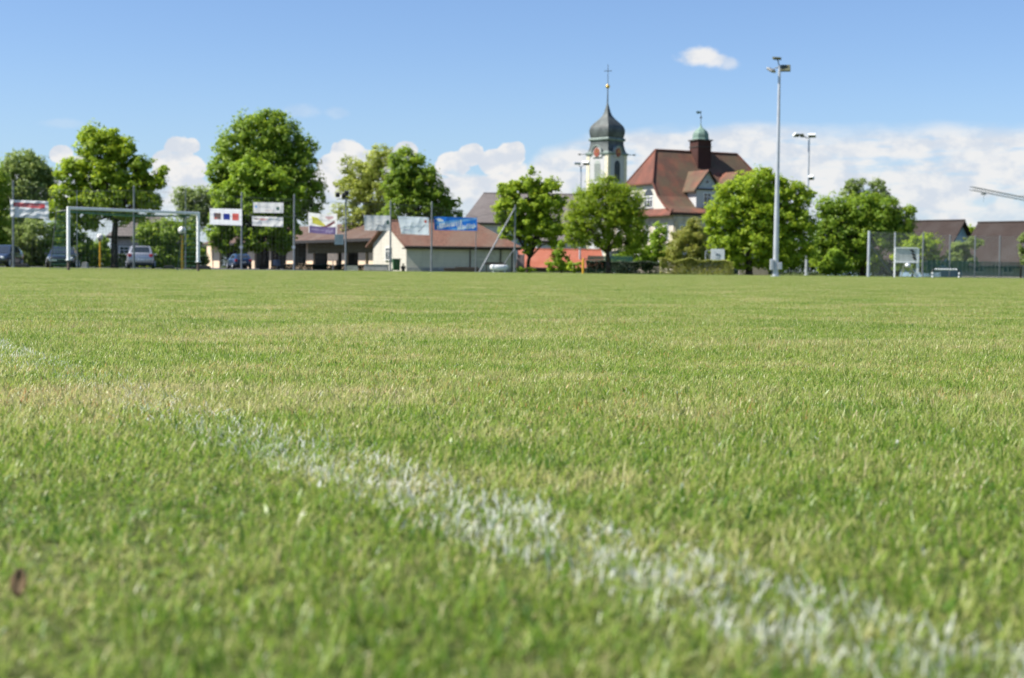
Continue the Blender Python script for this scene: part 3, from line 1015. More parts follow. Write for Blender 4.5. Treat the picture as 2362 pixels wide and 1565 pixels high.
def hedge(label, D, x0, x1, ytop, mat, n, seed, leaf=0.07, thick=1.1, wob=0.04):
    rg = np.random.default_rng(seed)
    X0, X1, H = gx(x0, D), gx(x1, D), top_z((x0 + x1) / 2, ytop, D)
    base = Vector(((X0 + X1) / 2, D, 0))
    w = X1 - X0
    u = rg.uniform(0, 1, (n, 3))
    face = rg.uniform(0, 1, n)
    X = (u[:, 0] - 0.5) * w
    Y = np.where(face < 0.62, -thick / 2 + np.abs(rg.normal(0, 0.07, n)), (u[:, 1] - 0.5) * thick)
    Z = np.where(face < 0.62, u[:, 2] * H, H - np.abs(rg.normal(0, 0.06, n)))
    bulge = np.array([mn.noise((a * 0.7, c * 0.9, seed)) for a, c in zip(X, Z)])
    Y = Y + bulge * 0.30 + (Z / H) * 0.25
    Z = Z + np.array([mn.noise((a * 0.9, seed, 1.0)) for a in X]) * wob * 4 * (Z / H)
    nn = np.stack([rg.normal(-.5, .6, n), -np.ones(n) * 0.4 + rg.normal(0, .5, n), rg.uniform(0.3, 1.4, n)], 1)
    T = np.clip(0.5 + bulge * 0.5 + rg.normal(0, 0.18, n), 0, 1)
    me = leaf_mesh('foliage', np.stack([X, Y, np.maximum(Z, 0.03)], 1), nn, leaf * rg.uniform(0.6, 1.3, n), T, mat, rg)
    o = bpy.data.objects.new('hedge', me)
    COL.objects.link(o)
    o.location = base
    return tag(o, label, 'hedge')


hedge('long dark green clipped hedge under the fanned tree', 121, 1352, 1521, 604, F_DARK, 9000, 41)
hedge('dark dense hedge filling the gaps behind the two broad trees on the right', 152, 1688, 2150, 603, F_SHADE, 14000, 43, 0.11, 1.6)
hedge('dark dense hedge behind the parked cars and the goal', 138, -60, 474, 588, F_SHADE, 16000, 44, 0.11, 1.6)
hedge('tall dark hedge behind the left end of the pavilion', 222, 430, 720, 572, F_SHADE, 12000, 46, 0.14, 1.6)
hedge('brownish green hedge with orange tips below the white sign', 120, 1521, 1690, 600, F_HEDGE, 9000, 42, wob=0.1)

# ------------------------------------------------------------------ goal
gL = Vector((gx(158, 61.0), 61.0, 0))
gRt = Vector((gx(457, 65.4), 65.4, 0))
gw = (gRt - gL).length
ang = math.atan2(gRt.y - gL.y, gRt.x - gL.x)
GH = (top_z(158, 481, 61) + top_z(457, 492, 65.4)) / 2
goal = thing('football_goal', 'white football goal frame with green net in front of the parked cars', 'football goal', gL, ang)
foot = top_z(158, 601, 61)
for x in (0, gw):
    m = MB().box((x, 0, (GH + foot) / 2), (0.115, 0.115, GH - foot))
    m.box((x, 0, foot + 0.01), (0.20, 0.16, 0.035))
    p = m.build('post', M_WHITE, goal, bevel=0.02)
    MB().box((x, 0, foot / 2 - 0.03), (0.085, 0.085, foot + 0.06)).build('ground_sleeve', M_SLEEVE, goal)
MB().box((gw / 2, 0, GH), (gw + 0.115, 0.12, 0.115)).build('crossbar', M_WHITE, goal, bevel=0.02)
GD = 1.55
m = MB()
for x in (0.03, gw - 0.03):
    m.tube((x, 0.05, GH - 0.08), (x, 1.0, GH - 0.12), 0.02, n=6)
    m.tube((x, 1.0, GH - 0.12), (x, GD, 0.03), 0.02, n=6)
m.tube((0.03, 1.0, GH - 0.12), (gw - 0.03, 1.0, GH - 0.12), 0.018, n=6)
m.build('net_support', M_WIRE, goal)


def net_lines(m, quad, nu, nv, w, sag=0.0):
    """a net of thin strands over a quad given as four corners"""
    a, b, c, d = (Vector(q) for q in quad)

    def at(u, v):
        p = a.lerp(b, u).lerp(d.lerp(c, u), v)
        p.z -= sag * math.sin(math.pi * u) * math.sin(math.pi * v)
        return p
    for i in range(nu + 1):
        k = 4 if sag else 1
        for j in range(k):
            m.tube(at(i / nu, j / k), at(i / nu, (j + 1) / k), w, n=3, cap=False)
    for i in range(nv + 1):
        k = 6 if sag else 1
        for j in range(k):
            m.tube(at(j / k, i / nv), at((j + 1) / k, i / nv), w, n=3, cap=False)


m = MB()
net_lines(m, [(0.06, 0.05, GH - 0.1), (gw - 0.06, 0.05, GH - 0.1), (gw - 0.06, 1.0, GH - 0.14), (0.06, 1.0, GH - 0.14)], 44, 7, 0.006, 0.10)
net_lines(m, [(0.06, 1.0, GH - 0.14), (gw - 0.06, 1.0, GH - 0.14), (gw - 0.06, GD, 0.05), (0.06, GD, 0.05)], 44, 18, 0.004, 0.0)
for x in (0.05, gw - 0.05):
    net_lines(m, [(x, 0.05, GH - 0.1), (x, 1.0, GH - 0.14), (x, GD, 0.05), (x, 0.12, 0.05)], 9, 12, 0.007)
m.build('net', M_NETG, goal)

# ------------------------------------------------------------------ ball-catch fence: posts, wires, banners
POSTS = [(31, 420, 93), (178, 441, 95), (309, 430, 97), (428, 437, 100), (557, 445, 104.5), (678, 450, 107.5), (797, 458, 112), (900, 465, 114),
         (995, 467, 116.5), (1097, 500, 118.5), (1187, 474, 120)]
post_lbl = ['steel fence post behind the banner with the red band', 'faint steel fence post beside the tall goal post',
            'dark steel fence post crossing the goal crossbar', 'faint steel fence post right of the globe lamp',
            'steel fence post at the edge of the banner with three squares', 'steel fence post left of the purple banner',
            'steel fence post carrying two small floodlights', 'steel fence post in front of the white gable',
            'steel fence post left of the blue banner', 'short thin post under the right end of the blue banner',
            'end post of the ball fence with a long slanting brace']
PW = []
for (px, py, D), lb in zip(POSTS, post_lbl):
    h = top_z(px, py, D)
    b = Vector((gx(px, D), D, 0))
    PW.append((b, h))
    t = thing('fence_post', lb, 'post', b, 0, 'posts of the ball-catch fence')
    r = 0.075 if px not in (1097, 178, 428) else 0.036
    MB().tube((0, 0, -0.05), (0, 0, h), r, r * 0.8, 10).tube((0, 0, h), (0, 0, h + 0.03), r, r * 0.6, 10).build('pole', M_DARKPOST if px < 350 else M_GALV, t, smooth=False)
    MB().box((0, 0, 0.02), (0.3, 0.3, 0.04)).build('base_plate', M_GALV, t)
    if px in (557, 678):
        MB().tube((-0.0, -0.09, top_z(px, 571, D)), (0, -0.24, top_z(px, 571, D)), 0.12, 0.12, 12).build('reflector', M_GALVL, t)
    if px == 797:
        for dx, dy_, py2 in ((-0.55, 0, 450), (-0.10, 0, 452), (0.1, 0.2, 446)):
            z = top_z(px, py2, D)
            l = MB().box((dx - 0.05, -0.05, z), (0.30, 0.22, 0.34), tilt=0.5).build('floodlight', M_BLACK, t, bevel=0.03)
        MB().tube((-0.6, 0, h - 0.05), (0.2, 0, h - 0.05), 0.03).build('bracket', M_GALV, t)
    if px == 1187:
        q = wp(1106, 622, D - 1.0) - b
        MB().tube((-0.05, 0, h - 0.25), (q.x, q.y, 0), 0.065, n=8).build('brace', M_GALV, t)
        q = wp(1150, 624, D - 0.5) - b
        MB().tube((-0.05, 0, top_z(px, 575, D)), (q.x, q.y, 0), 0.035, n=6).build('brace', M_GALV, t)

root = thing('safety_net', 'fine grey ball-catch netting strung between the steel posts', 'net', PW[0][0])
m = MB()
for (a, ha), (b, hb) in zip(PW, PW[1:]):
    ha, hb = min(ha, 4.9), min(hb, 4.9)
    if abs(hb - 4.0) < 0.4:
        hb = 4.6
    o = PW[0][0]
    net_lines(m, [a - o + Vector((0, 0, ha)), b - o + Vector((0, 0, hb)), b - o + Vector((0, 0, 0.4)), a - o + Vector((0, 0, 0.4))], 14, 16, 0.0028)
m.build('netting', M_WIRE, root)
m = MB()
for (a, ha), (b, hb) in zip(PW, PW[1:]):
    for k in (1.0, 0.75):
        m.tube(a - o + Vector((0, 0, min(ha, 5) * k)), b - o + Vector((0, 0, min(hb, 5) * k)), 0.008, n=4, cap=False)
m.build('tension_wire', M_WIRE, root)


def fence_depth(px):
    for (p0, _, d0), (p1, _, d1) in zip(POSTS, POSTS[1:]):
        if p0 <= px <= p1:
            return d0 + (d1 - d0) * (px - p0) / (p1 - p0)
    return POSTS[0][2] if px < POSTS[0][0] else POSTS[-1][2]


def cloth_mat(name, c, wrinkle=0.5):
    t = NT(name)
    co = t.coord('Object', (1, 1, 1))
    t.put(t.b.inputs['Base Color'], t.mix(t.noise(co, 3, 3), tuple(x * 0.92 for x in c), c))
    t.b.inputs['Roughness'].default_value = 0.5
    t.b.inputs['Specular IOR Level'].default_value = 0.3
    t.bump(t.noise(t.coord('Object', (1, 1, 1.6)), 2.4, 3, 0.5), wrinkle, 0.25)
    tr = t.node('ShaderNodeBsdfTranslucent')
    tr.inputs[0].default_value = (*c, 1)
    mx = t.node('ShaderNodeMixShader')
    mx.inputs[0].default_value = 0.58
    t.l.new(t.b.outputs[0], mx.inputs[1])
    t.l.new(tr.outputs[0], mx.inputs[2])
    t.l.new(mx.outputs[0], t.out.inputs[0])
    return t.m


def banner(label, c4, base, prints_creases=(), folds=((0.2, 0.9, 1.1, 0.05),), seed=0, sag=0.0):
    """c4: photo corners tl, tr, br, bl.  prints: (material, [(u,v)...] polygon) with v down; printed colour, or the shade of a crease drawn as a strip"""
    tl, tr, br, bl = c4
    d0, d1 = fence_depth(tl[0]) - 0.12, fence_depth(tr[0]) - 0.12
    P = [wp(*tl, d0), wp(*tr, d1), wp(*br, d1), wp(*bl, d0)]
    org = P[0].copy()
    root = thing('banner', label, 'banner', org, 0, 'advertising banners hung on the ball fence')

    def at(u, v, out=0.0):
        p = P[0].lerp(P[1], u).lerp(P[3].lerp(P[2], u), v)
        w = 0.0
        for fu, fv, k, amp in folds:
            w += amp * math.sin((u * fu + v * fv) * 9 * k + seed)
        w += 0.02 * math.sin(u * 21 + seed * 2)
        sg = sag * math.sin(math.pi * u) * (1 - v * 0.6)
        return p - org + Vector((0, -abs(w) - out, -sg))
    nu, nv = 132, 40
    mats = [base]
    for p_ in prints_creases:
        if p_[0] not in mats:
            mats.append(p_[0])

    def inside(poly, u, v):
        c = False
        for (a0, b0), (a1, b1) in zip(poly, poly[1:] + poly[:1]):
            if (b0 > v) != (b1 > v) and u < (a1 - a0) * (v - b0) / (b1 - b0) + a0:
                c = not c
        return c
    boxes = [(mats.index(p_[0]), p_[1], min(q[0] for q in p_[1]), max(q[0] for q in p_[1])) for p_ in prints_creases]
    m = MB()
    m.v = [tuple(at(i / nu, j / nv)) for j in range(nv + 1) for i in range(nu + 1)]
    for j in range(nv):
        for i in range(nu):
            u, v = (i + .5) / nu, (j + .5) / nv
            k = 0
            for mi, poly, lo, hi in boxes:
                if lo <= u <= hi and inside(poly, u, v):
                    k = mi
            a = j * (nu + 1) + i
            m.f.append((a, a + 1, a + nu + 2, a + nu + 1))
            m.m.append(k)
    m.build('cloth', mats, root, smooth=True)
    for u, v in ((0, 0), (1, 0), (1, 1), (0, 1)):
        p = at(u, v)
        MB().tube(p, p + Vector(((u - .5) * 0.25, 0.14, (0.5 - v) * 0.3)), 0.008, n=4).build('tie', M_WIRE, root)
    return root


B_WHITE, B_GREY, B_PALE = cloth_mat('banner_white', (0.84, 0.85, 0.86)), cloth_mat('banner_grey', (0.72, 0.73, 0.73), 0.35), cloth_mat('banner_pale_blue', (0.78, 0.86, 0.91), 0.35)
B_CREAM = cloth_mat('banner_offwhite', (0.84, 0.83, 0.80))
B_BLUE = cloth_mat('banner_blue', (0.03, 0.20, 0.70), 0.7)
I_RED, I_BLUE, I_BROWN = cloth_mat('ink_red', (0.62, 0.11, 0.12)), cloth_mat('ink_blue', (0.030, 0.05, 0.26)), cloth_mat('ink_brown', (0.16, 0.12, 0.11))
I_CORAL, I_PURPLE, I_LIME = cloth_mat('ink_coral', (0.60, 0.13, 0.11)), cloth_mat('ink_purple', (0.16, 0.12, 0.25)), cloth_mat('ink_lime', (0.62, 0.60, 0.10))
I_MAROON, I_GREEN_CREASE, I_INK_CREASE = cloth_mat('ink_maroon', (0.16, 0.05, 0.06)), cloth_mat('ink_and_crease_green', (0.05, 0.12, 0.10)), cloth_mat('ink_and_crease_grey', (0.26, 0.28, 0.32))  # the dark green and the grey also draw crease shade
I_LILAC, I_SKY, I_CRM = cloth_mat('ink_lilac', (0.33, 0.29, 0.42)), cloth_mat('ink_sky', (0.16, 0.42, 0.78)), cloth_mat('ink_cream', (0.80, 0.86, 0.84))
I_PINK = cloth_mat('ink_pink', (0.60, 0.40, 0.40))


def rect(u0, v0, u1, v1):
    return [(u0, v0), (u1, v0), (u1, v1), (u0, v1)]


def strokes(mat, u0, v0, u1, v1, n, seed, slant=0.0, th=0.35):
    """brushed, unreadable lettering: short upright strokes joined by hooks"""
    rg = random.Random(seed)
    out = []
    for i in range(n):
        a = u0 + (u1 - u0) * i / n
        w = (u1 - u0) / n * th
        t0, t1 = v0 + (v1 - v0) * rg.uniform(0, 0.35), v1 - (v1 - v0) * rg.uniform(0, 0.15)
        dy = slant * (i / n)
        out.append((mat, [(a, t0 + dy), (a + w, t0 + dy), (a + w, t1 + dy), (a, t1 + dy)], 1))
        if rg.random() < 0.6:
            k = rg.choice((t0, (t0 + t1) / 2, t1 - 0.05))
            out.append((mat, [(a, k + dy), (a + w * 2.2, k + dy), (a + w * 2.2, k + dy + (v1 - v0) * 0.17), (a, k + dy + (v1 - v0) * 0.17)], 1))
    return out


banner('white banner with a red band along its top, at the left edge', ((24, 461), (112, 465), (113, 505), (25, 501)), B_WHITE,
       [(I_RED, [(0.08, 0.14), (0.88, 0.14), (0.91, 0.22), (0.91, 0.36), (0.88, 0.44), (0.08, 0.38)])]
       + strokes(I_PINK, 0.14, 0.2, 0.80, 0.35, 13, 3) + [(I_GREEN_CREASE, [(0.30, 0.96), (0.34, 0.96), (0.84, 0.42), (0.82, 0.40)]),  # long slanting strip: the shade of a fold, laid in as colour
                                                            (I_INK_CREASE, [(0.82, 0.9), (0.83, 0.9), (0.93, 0.55), (0.92, 0.55)])], seed=1)  # thin strip: a second crease, its shade drawn in grey
banner('white banner with brown, blue and red squares', ((484, 481), (558, 483), (558, 521), (484, 518)), B_WHITE,
       [(I_BROWN, rect(0.13, 0.28, 0.34, 0.68)), (I_BLUE, rect(0.42, 0.31, 0.62, 0.68)), (I_CORAL, rect(0.70, 0.27, 0.90, 0.70)),
        (I_BLUE, rect(0.11, 0.32, 0.15, 0.44)), (I_CORAL, rect(0.14, 0.58, 0.22, 0.66))], folds=((0.1, 0.2, 0.6, 0.02),), seed=2)
banner('upper of two narrow banners, white with faint grey lettering', ((584, 467), (654, 468), (654, 492), (585, 491)), B_CREAM,
       strokes(I_INK_CREASE, 0.18, 0.25, 0.62, 0.55, 11, 5, 0.12, 0.2) + [(I_SKY, rect(0.06, 0.3, 0.11, 0.55)), (I_GREEN_CREASE, rect(0.76, 0.42, 0.86, 0.72)),
                                                                (I_PINK, rect(0.36, 0.74, 0.66, 0.80))], seed=3, folds=((0.6, 0.4, 0.5, 0.03),))
banner('lower of two narrow banners, white with a short red title', ((581, 499), (653, 502), (653, 524), (582, 521)), B_CREAM,
       strokes(I_MAROON, 0.07, 0.16, 0.24, 0.36, 6, 7, 0, 0.6) + strokes(I_RED, 0.26, 0.18, 0.50, 0.38, 8, 8, 0, 0.6)
       + [(I_INK_CREASE, [(0.70, 0.92), (0.72, 0.92), (0.95, 0.25), (0.93, 0.25)]), (I_INK_CREASE, rect(0.29, 0.6, 0.31, 0.9))], seed=4, folds=((0.5, 0.7, 0.6, 0.05),))  # the slanting strip is crease shade put into the cloth colour
banner('white banner with a lime leaf, a maroon sweep and a purple foot', ((711, 490), (778, 493), (777, 541), (712, 537)), B_CREAM,
       [(I_LIME, [(0.12, 0.18), (0.30, 0.20), (0.55, 0.50), (0.62, 0.62), (0.40, 0.60), (0.14, 0.52)]),
        (I_PINK, [(0.55, 0.14), (0.86, 0.12), (0.88, 0.22), (0.70, 0.30)]),
        (I_MAROON, [(0.44, 0.64), (0.60, 0.58), (0.90, 0.34), (0.94, 0.44), (0.74, 0.62), (0.5, 0.68)]),
        (I_PURPLE, rect(0.03, 0.66, 0.96, 0.99))] + strokes(I_LILAC, 0.10, 0.76, 0.56, 0.86, 10, 9, 0, 0.6) + strokes(I_LILAC, 0.60, 0.76, 0.90, 0.94, 7, 10, 0, 0.6),
       seed=5, folds=((0.7, 0.5, 0.5, 0.08),), sag=0.08)
banner('plain grey-white banner left of the garage gable', ((839, 497), (900, 498), (900, 533), (841, 532)), B_GREY,
       strokes(I_INK_CREASE, 0.2, 0.3, 0.7, 0.42, 9, 11, 0.1, 0.15) + [(I_INK_CREASE, [(0.30, 0.55), (0.33, 0.53), (0.85, 0.78), (0.83, 0.82)]), (I_GREEN_CREASE, rect(0.86, 0.3, 0.96, 0.6))], seed=6, folds=((0.8, 0.9, 0.35, 0.06),))  # long slanting strip: shading of a crease, drawn on the cloth
banner('pale blue banner with a red dot in its upper right corner', ((917, 499), (989, 502), (990, 543), (926, 540)), B_PALE,
       strokes(I_INK_CREASE, 0.10, 0.10, 0.55, 0.17, 12, 12, 0, 0.25) + strokes(I_LILAC, 0.08, 0.72, 0.34, 0.80, 7, 14, 0, 0.3)
       + [(I_CORAL, [(0.84, 0.24), (0.87, 0.16), (0.91, 0.16), (0.94, 0.24), (0.91, 0.33), (0.87, 0.33)]),
          (I_INK_CREASE, [(0.60, 0.84), (0.63, 0.86), (0.88, 0.42), (0.86, 0.40)])], seed=7, folds=((0.9, 0.9, 0.35, 0.06),))  # this strip paints the shade along a crease
banner('bright blue banner with slanting cream brush lettering', ((1001, 500), (1100, 503), (1101, 533), (1002, 531)), B_BLUE,
       [(I_SKY, [(0.02, 0.42), (0.30, 0.30), (0.98, 0.02), (1.0, 0.12), (0.5, 0.42), (0.02, 0.62)]), (I_SKY, [(0.3, 0.95), (0.98, 0.55), (0.99, 0.72), (0.55, 0.98)]),
        (I_CRM, [(0.03, 0.16), (0.14, 0.12), (0.22, 0.28), (0.20, 0.36), (0.10, 0.34)])]
       + strokes(I_CRM, 0.07, 0.52, 0.66, 0.95, 11, 15, -0.36, 0.50) + strokes(I_CRM, 0.54, 0.60, 0.97, 0.99, 8, 16, -0.22, 0.50), seed=8, folds=((0.9, 0.4, 0.5, 0.04),))

rgw = np.random.default_rng(77)
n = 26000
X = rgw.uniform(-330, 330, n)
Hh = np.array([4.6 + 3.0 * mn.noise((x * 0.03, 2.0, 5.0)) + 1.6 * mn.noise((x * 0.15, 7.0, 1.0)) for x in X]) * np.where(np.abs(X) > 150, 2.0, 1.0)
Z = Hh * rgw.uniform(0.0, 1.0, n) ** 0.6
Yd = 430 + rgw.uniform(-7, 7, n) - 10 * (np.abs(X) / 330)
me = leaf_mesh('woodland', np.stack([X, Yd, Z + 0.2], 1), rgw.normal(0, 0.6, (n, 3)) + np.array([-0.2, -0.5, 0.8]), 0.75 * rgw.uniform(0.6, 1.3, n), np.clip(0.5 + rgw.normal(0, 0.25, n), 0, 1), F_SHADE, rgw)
o = bpy.data.objects.new('woodland', me)
COL.objects.link(o)
tag(o, kind='stuff')

# ------------------------------------------------------------------ lighting masts
def mast(label, px, py_base, D, py_top, r0, r1, heads, mat=M_GALVL, box=False, group='lighting masts round the pitch'):
    b = Vector((gx(px, D), D, 0))
    t = thing('lighting_mast', label, 'lighting mast', b, 0, group)
    h = top_z(px, py_top, D)
    MB().tube((0, 0, -0.05), (0, 0, h * 0.33), r0, r0 * 0.84, 14).tube((0, 0, h * 0.33), (0, 0, h), r0 * 0.80, r1, 14).build('pole', mat, t)
    MB().tube((0, 0, 0), (0, 0, 0.06), r0 * 1.7, n=14).build('base_plate', mat, t)
    for (hx, hy, w, hh, dep, rz, tilt, shiny) in heads:
        c = wp(hx, hy, D) - b
        MB().tube((0, 0, h - 0.1 if c.z > h - 1.5 else c.z - 0.1), (c.x * 0.9, 0.0, c.z), 0.035, n=6).build('bracket', M_GALV, t)
        m = MB().box((0, 0, 0), (w, dep, hh))
        o = m.build('floodlight', shiny, t, bevel=0.03)
        o.location = (c.x, 0.0, c.z)
        o.rotation_euler = (tilt, 0, rz)
        g_ = MB().box((0, 0, -hh / 2 - 0.006), (w * 0.88, dep * 0.85, 0.012)).build('lens', M_GLASS, o)
    if box:
        MB().box((-0.24, -0.1, top_z(px, 611, D)), (0.20, 0.22, 0.62)).box((0.22, -0.1, top_z(px, 614, D)), (0.24, 0.2, 0.42)).build('switch_box', M_GALVL, t, bevel=0.02)
    return t


M_FLOODD = simple('floodlight_bronze', (0.115, 0.12, 0.07), 0.5, 0.2)
M_FLOODL = simple('floodlight_aluminium', (0.30, 0.30, 0.28), 0.4, 0.5)
mast('tall grey lighting mast with three dark floodlights in front of the bright green tree', 1789, 638, 88, 150, 0.165, 0.07,
     [(1792, 135, 0.46, 0.13, 0.34, 0.15, 0.25, M_FLOODD), (1779, 162, 0.50, 0.14, 0.40, 0.9, 0.55, M_FLOODL), (1812, 158, 0.56, 0.12, 0.46, -0.12, 0.95, M_FLOODD)], box=True)
mast('slim pale lighting mast with two white floodlights on top, right of the tall mast', 1860, 636, 150, 318, 0.15, 0.09,
     [(1838, 311, 0.66, 0.22, 0.6, 0.4, -0.45, M_WHITE), (1850, 313, 0.32, 0.32, 0.4, 0, 0.2, M_FLOODD), (1873, 313, 0.74, 0.22, 0.6, -0.2, -0.35, M_WHITE), (1871, 410, 0.55, 0.26, 0.5, -0.5, -0.6, M_WHITE)])
mast('thin lighting mast with two lamps left of the church tower', 1337, 630, 152, 384, 0.11, 0.07,
     [(1331, 377, 0.66, 0.22, 0.5, 0.3, 0.2, M_GALVL), (1352, 377, 0.66, 0.20, 0.5, -0.4, -0.5, M_WHITE)])


def globe_lamp(label, px, D, ytop, rad, mat, cap=True, pr=0.06):
    b = Vector((gx(px, D), D, 0))
    z = top_z(px, ytop, D)
    t = thing('globe_lamp', label, 'lamp post', b, 0, 'globe lamp posts along the car park')
    MB().tube((0, 0, -0.03), (0, 0, z - rad * 0.9), pr, pr * 0.9, 12).build('pole', mat, t)
    MB().tube((0, 0, z - rad * 1.15), (0, 0, z - rad * 0.8), pr * 1.5, pr * 2.0, 12).build('collar', M_BLACK, t)
    MB().lathe([(rad * math.sin(a) + 0.001, -rad * math.cos(a)) for a in (math.pi * i / 14 for i in range(15))], 22, (0, 0, z)).build('globe', M_GLOBE, t, smooth=True)
    return t


globe_lamp('large white globe lamp on a yellow post inside the goal frame', 420, 97.5, 532, 0.255, M_YEL, pr=0.085)
globe_lamp('smaller white globe lamp on a yellow post by the young shrub', 231, 118, 547, 0.25, M_YEL, pr=0.075)
globe_lamp('small low globe lamp on a grey post right of the blue car', 607, 128, 581, 0.20, M_GALV, pr=0.09)
b = Vector((gx(1345, 112), 112, 0))
t = thing('marker_post', 'short bright yellow post in front of the dark hedge', 'post', b)
MB().tube((0, 0, 0), (0, 0, top_z(1345, 598, 112)), 0.085, 0.08, 12).build('shaft', M_YEL, t)
MB().lathe([(0.085, 0), (0.07, 0.03), (0.02, 0.045)], 12, (0, 0, top_z(1345, 598, 112))).build('cap', M_YEL, t)

# ------------------------------------------------------------------ windows and doors
def window(parent, M, w, h, name='window', arch=False, bars=1, lintel=0.0, frame=M_WFRAME, glass=M_GLASS, depth=0.06):
    """M: matrix whose local frame has x along the wall, z up, -y outwards, origin at the window's centre"""
    m = MB()
    fw = min(w, h) * 0.09

    def bx(c, d):
        m.box(c, d)
    bx((-w / 2 + fw / 2, -depth / 2, 0), (fw, depth, h))
    bx((w / 2 - fw / 2, -depth / 2, 0), (fw, depth, h))
    bx((0, -depth / 2, h / 2 - fw / 2), (w - 2 * fw - 0.002, depth, fw))
    bx((0, -depth / 2 - 0.02, -h / 2 - 0.03), (w + 0.16, depth + 0.08, 0.06))
    for i in range(bars):
        bx((-w / 2 + w * (i + 1) / (bars + 1), -depth / 2, 0), (fw * 0.6, depth * 0.8, h - 2 * fw))
    bx((0, -depth / 2 - 0.001, h * 0.17), (w - 2 * fw, depth * 0.7, fw * 0.6))
    o = m.build(name, frame, parent)
    o.matrix_local = M
    g_ = MB()
    if arch:
        pts = [(-w / 2, 0, h / 2)] + [(w / 2 * math.cos(a), 0, h / 2 + w / 2 * 0.8 * math.sin(a)) for a in (math.pi - math.pi * i / 10 for i in range(11))]
        g_.prism([(p[0], -0.03, p[2]) for p in pts[1:]], (0, 0.04, 0))
    g_.box((0, -0.004, 0), (w - fw, 0.03, h - fw))
    g_.build('pane', glass, o)
    return o


def wall_frame(p, rz):
    return Matrix.Translation(p) @ Matrix.Rotation(rz, 4, 'Z')


def gable_house(name, label, cat, base, rz, L, W, he, hr, wall, roof, over=0.4, hip0=0.0, hip1=0.0, verge=None, thick=0.16, fascia=M_FASCIA, shear=0.0):
    """ridge along local x from 0 to L, depth 0..W (y away); hip runs at either end; returns the root"""
    t = thing(name, label, cat, base, rz)

    def MS():
        q = MB()
        if shear:
            f0 = q.add

            def add(vs, fs, mi=0):
                return f0([(v[0] - shear * v[1], v[1], v[2]) for v in vs], fs, mi)
            q.add = add
        return q
    m = MS()
    m.add([(0, 0, -.05), (L, 0, -.05), (L, W, -.05), (0, W, -.05), (0, 0, he), (L, 0, he), (L, W, he), (0, W, he)],
          [(0, 1, 5, 4), (2, 3, 7, 6), (1, 2, 6, 5), (3, 0, 4, 7)])
    top = hr - 0.14
    if not hip0:
        m.add([(0, 0, he), (0, W, he), (0, W / 2, top)], [(0, 1, 2)])
    if not hip1:
        m.add([(L, 0, he), (L, W, he), (L, W / 2, top)], [(0, 1, 2)])
    m.build('wall', wall, t)
    sl = (hr - he) / (W / 2)
    ze = he - over * sl * 0.9 + 0.05
    x0, x1 = -over, L + over
    a, b_ = (x0 + (hip0 + over if hip0 else 0), x1 - (hip1 + over if hip1 else 0))
    A = [(x0, -over, ze), (x1, -over, ze), (x1, W + over, ze), (x0, W + over, ze)]
    r0, r1 = (a, W / 2, hr), (b_, W / 2, hr)
    m = MS()
    vs = A + [r0, r1]
    top_f = [(0, 1, 5, 4), (2, 3, 4, 5)]
    top_f += [(1, 2, 5)] if hip1 else []
    top_f += [(3, 0, 4)] if hip0 else []
    low = [(v[0], v[1], v[2] - thick) for v in vs]
    m.add(vs + low, top_f + [tuple(6 + i for i in reversed(f)) for f in top_f])
    ring = [(0, 1), (1, 2), (2, 3), (3, 0)] if hip0 and hip1 else None
    edges = [(0, 1), (2, 3)] + ([(1, 2)] if hip1 else [(1, 5), (5, 2)]) + ([(3, 0)] if hip0 else [(3, 4), (4, 0)])
    m.add(vs + low, [(i, j, j + 6, i + 6) for i, j in edges])
    m.build('roof', roof, t)
    m = MS()
    m.tube((x0 + 0.05, -over - 0.07, ze - 0.07), (x1 - 0.05, -over - 0.07, ze - 0.07), 0.07, n=8)
    m.build('gutter', fascia, t)
    m = MS()
    m.box(((x0 + x1) / 2, -over / 2 + 0.01, ze - thick - 0.06), (x1 - x0 - 0.1, over - 0.06, 0.10))
    m.build('eaves_board', fascia, t)
    m = MS()
    m.tube((a, W / 2, hr + 0.02), (b_, W / 2, hr + 0.02), 0.09, n=8)
    m.build('ridge_tiles', roof, t)
    return t



# ------------------------------------------------------------------ garage
D0 = 126.0
gb = Vector((gx(937, D0), D0, 0))
ge = Vector((gx(1184, D0 + 0.6), D0 + 0.6, 0))
grz = math.atan2(ge.y - gb.y, ge.x - gb.x)
GLn = (ge - gb).length
he = top_z(1000, 561, D0)
gW, gSh = 4.6, 0.62
gar = gable_house('garage', 'small cream garage with red-brown tiled roof behind the pale banners', 'garage', gb, grz, GLn, gW, he, 4.2, M_CREAM, M_ROOFG, 0.42, 0, 1.7, shear=gSh)
# gable window: seen between px 887 and 903
gdir = Vector((-gSh, 1, 0)).normalized()
grm = math.atan2(-gdir.y, -gdir.x)              # wall x axis runs towards the viewer
u = 0.52 * gW
window(gar, wall_frame((-gSh * u - 0.004, u, top_z(895, 585, D0 + 2.4)), grm), 0.95, 1.05, bars=1, depth=0.08)
door = MB().box((6.55, -0.02, 1.0), (2.4, 0.06, 2.0))
for k in range(5):
    door.box((6.55, -0.055, 0.28 + 0.38 * k), (2.3, 0.02, 0.34))
door.build('door', simple('grey_door_paint', (0.47, 0.45, 0.40), 0.7), gar)
MB().box((5.28, -0.03, 1.02), (0.10, 0.09, 2.08)).box((7.82, -0.03, 1.02), (0.10, 0.09, 2.08)).build('door_frame', M_DWOOD, gar)
MB().box((GLn / 2, -0.015, 0.16), (GLn - 0.1, 0.05, 0.32)).build('plinth', M_CONC, gar)
o = MB().tube((GLn - 0.12, -0.10, 0), (GLn - 0.12, -0.10, he - 0.1), 0.05, n=8).build('downpipe', M_FASCIA, gar)

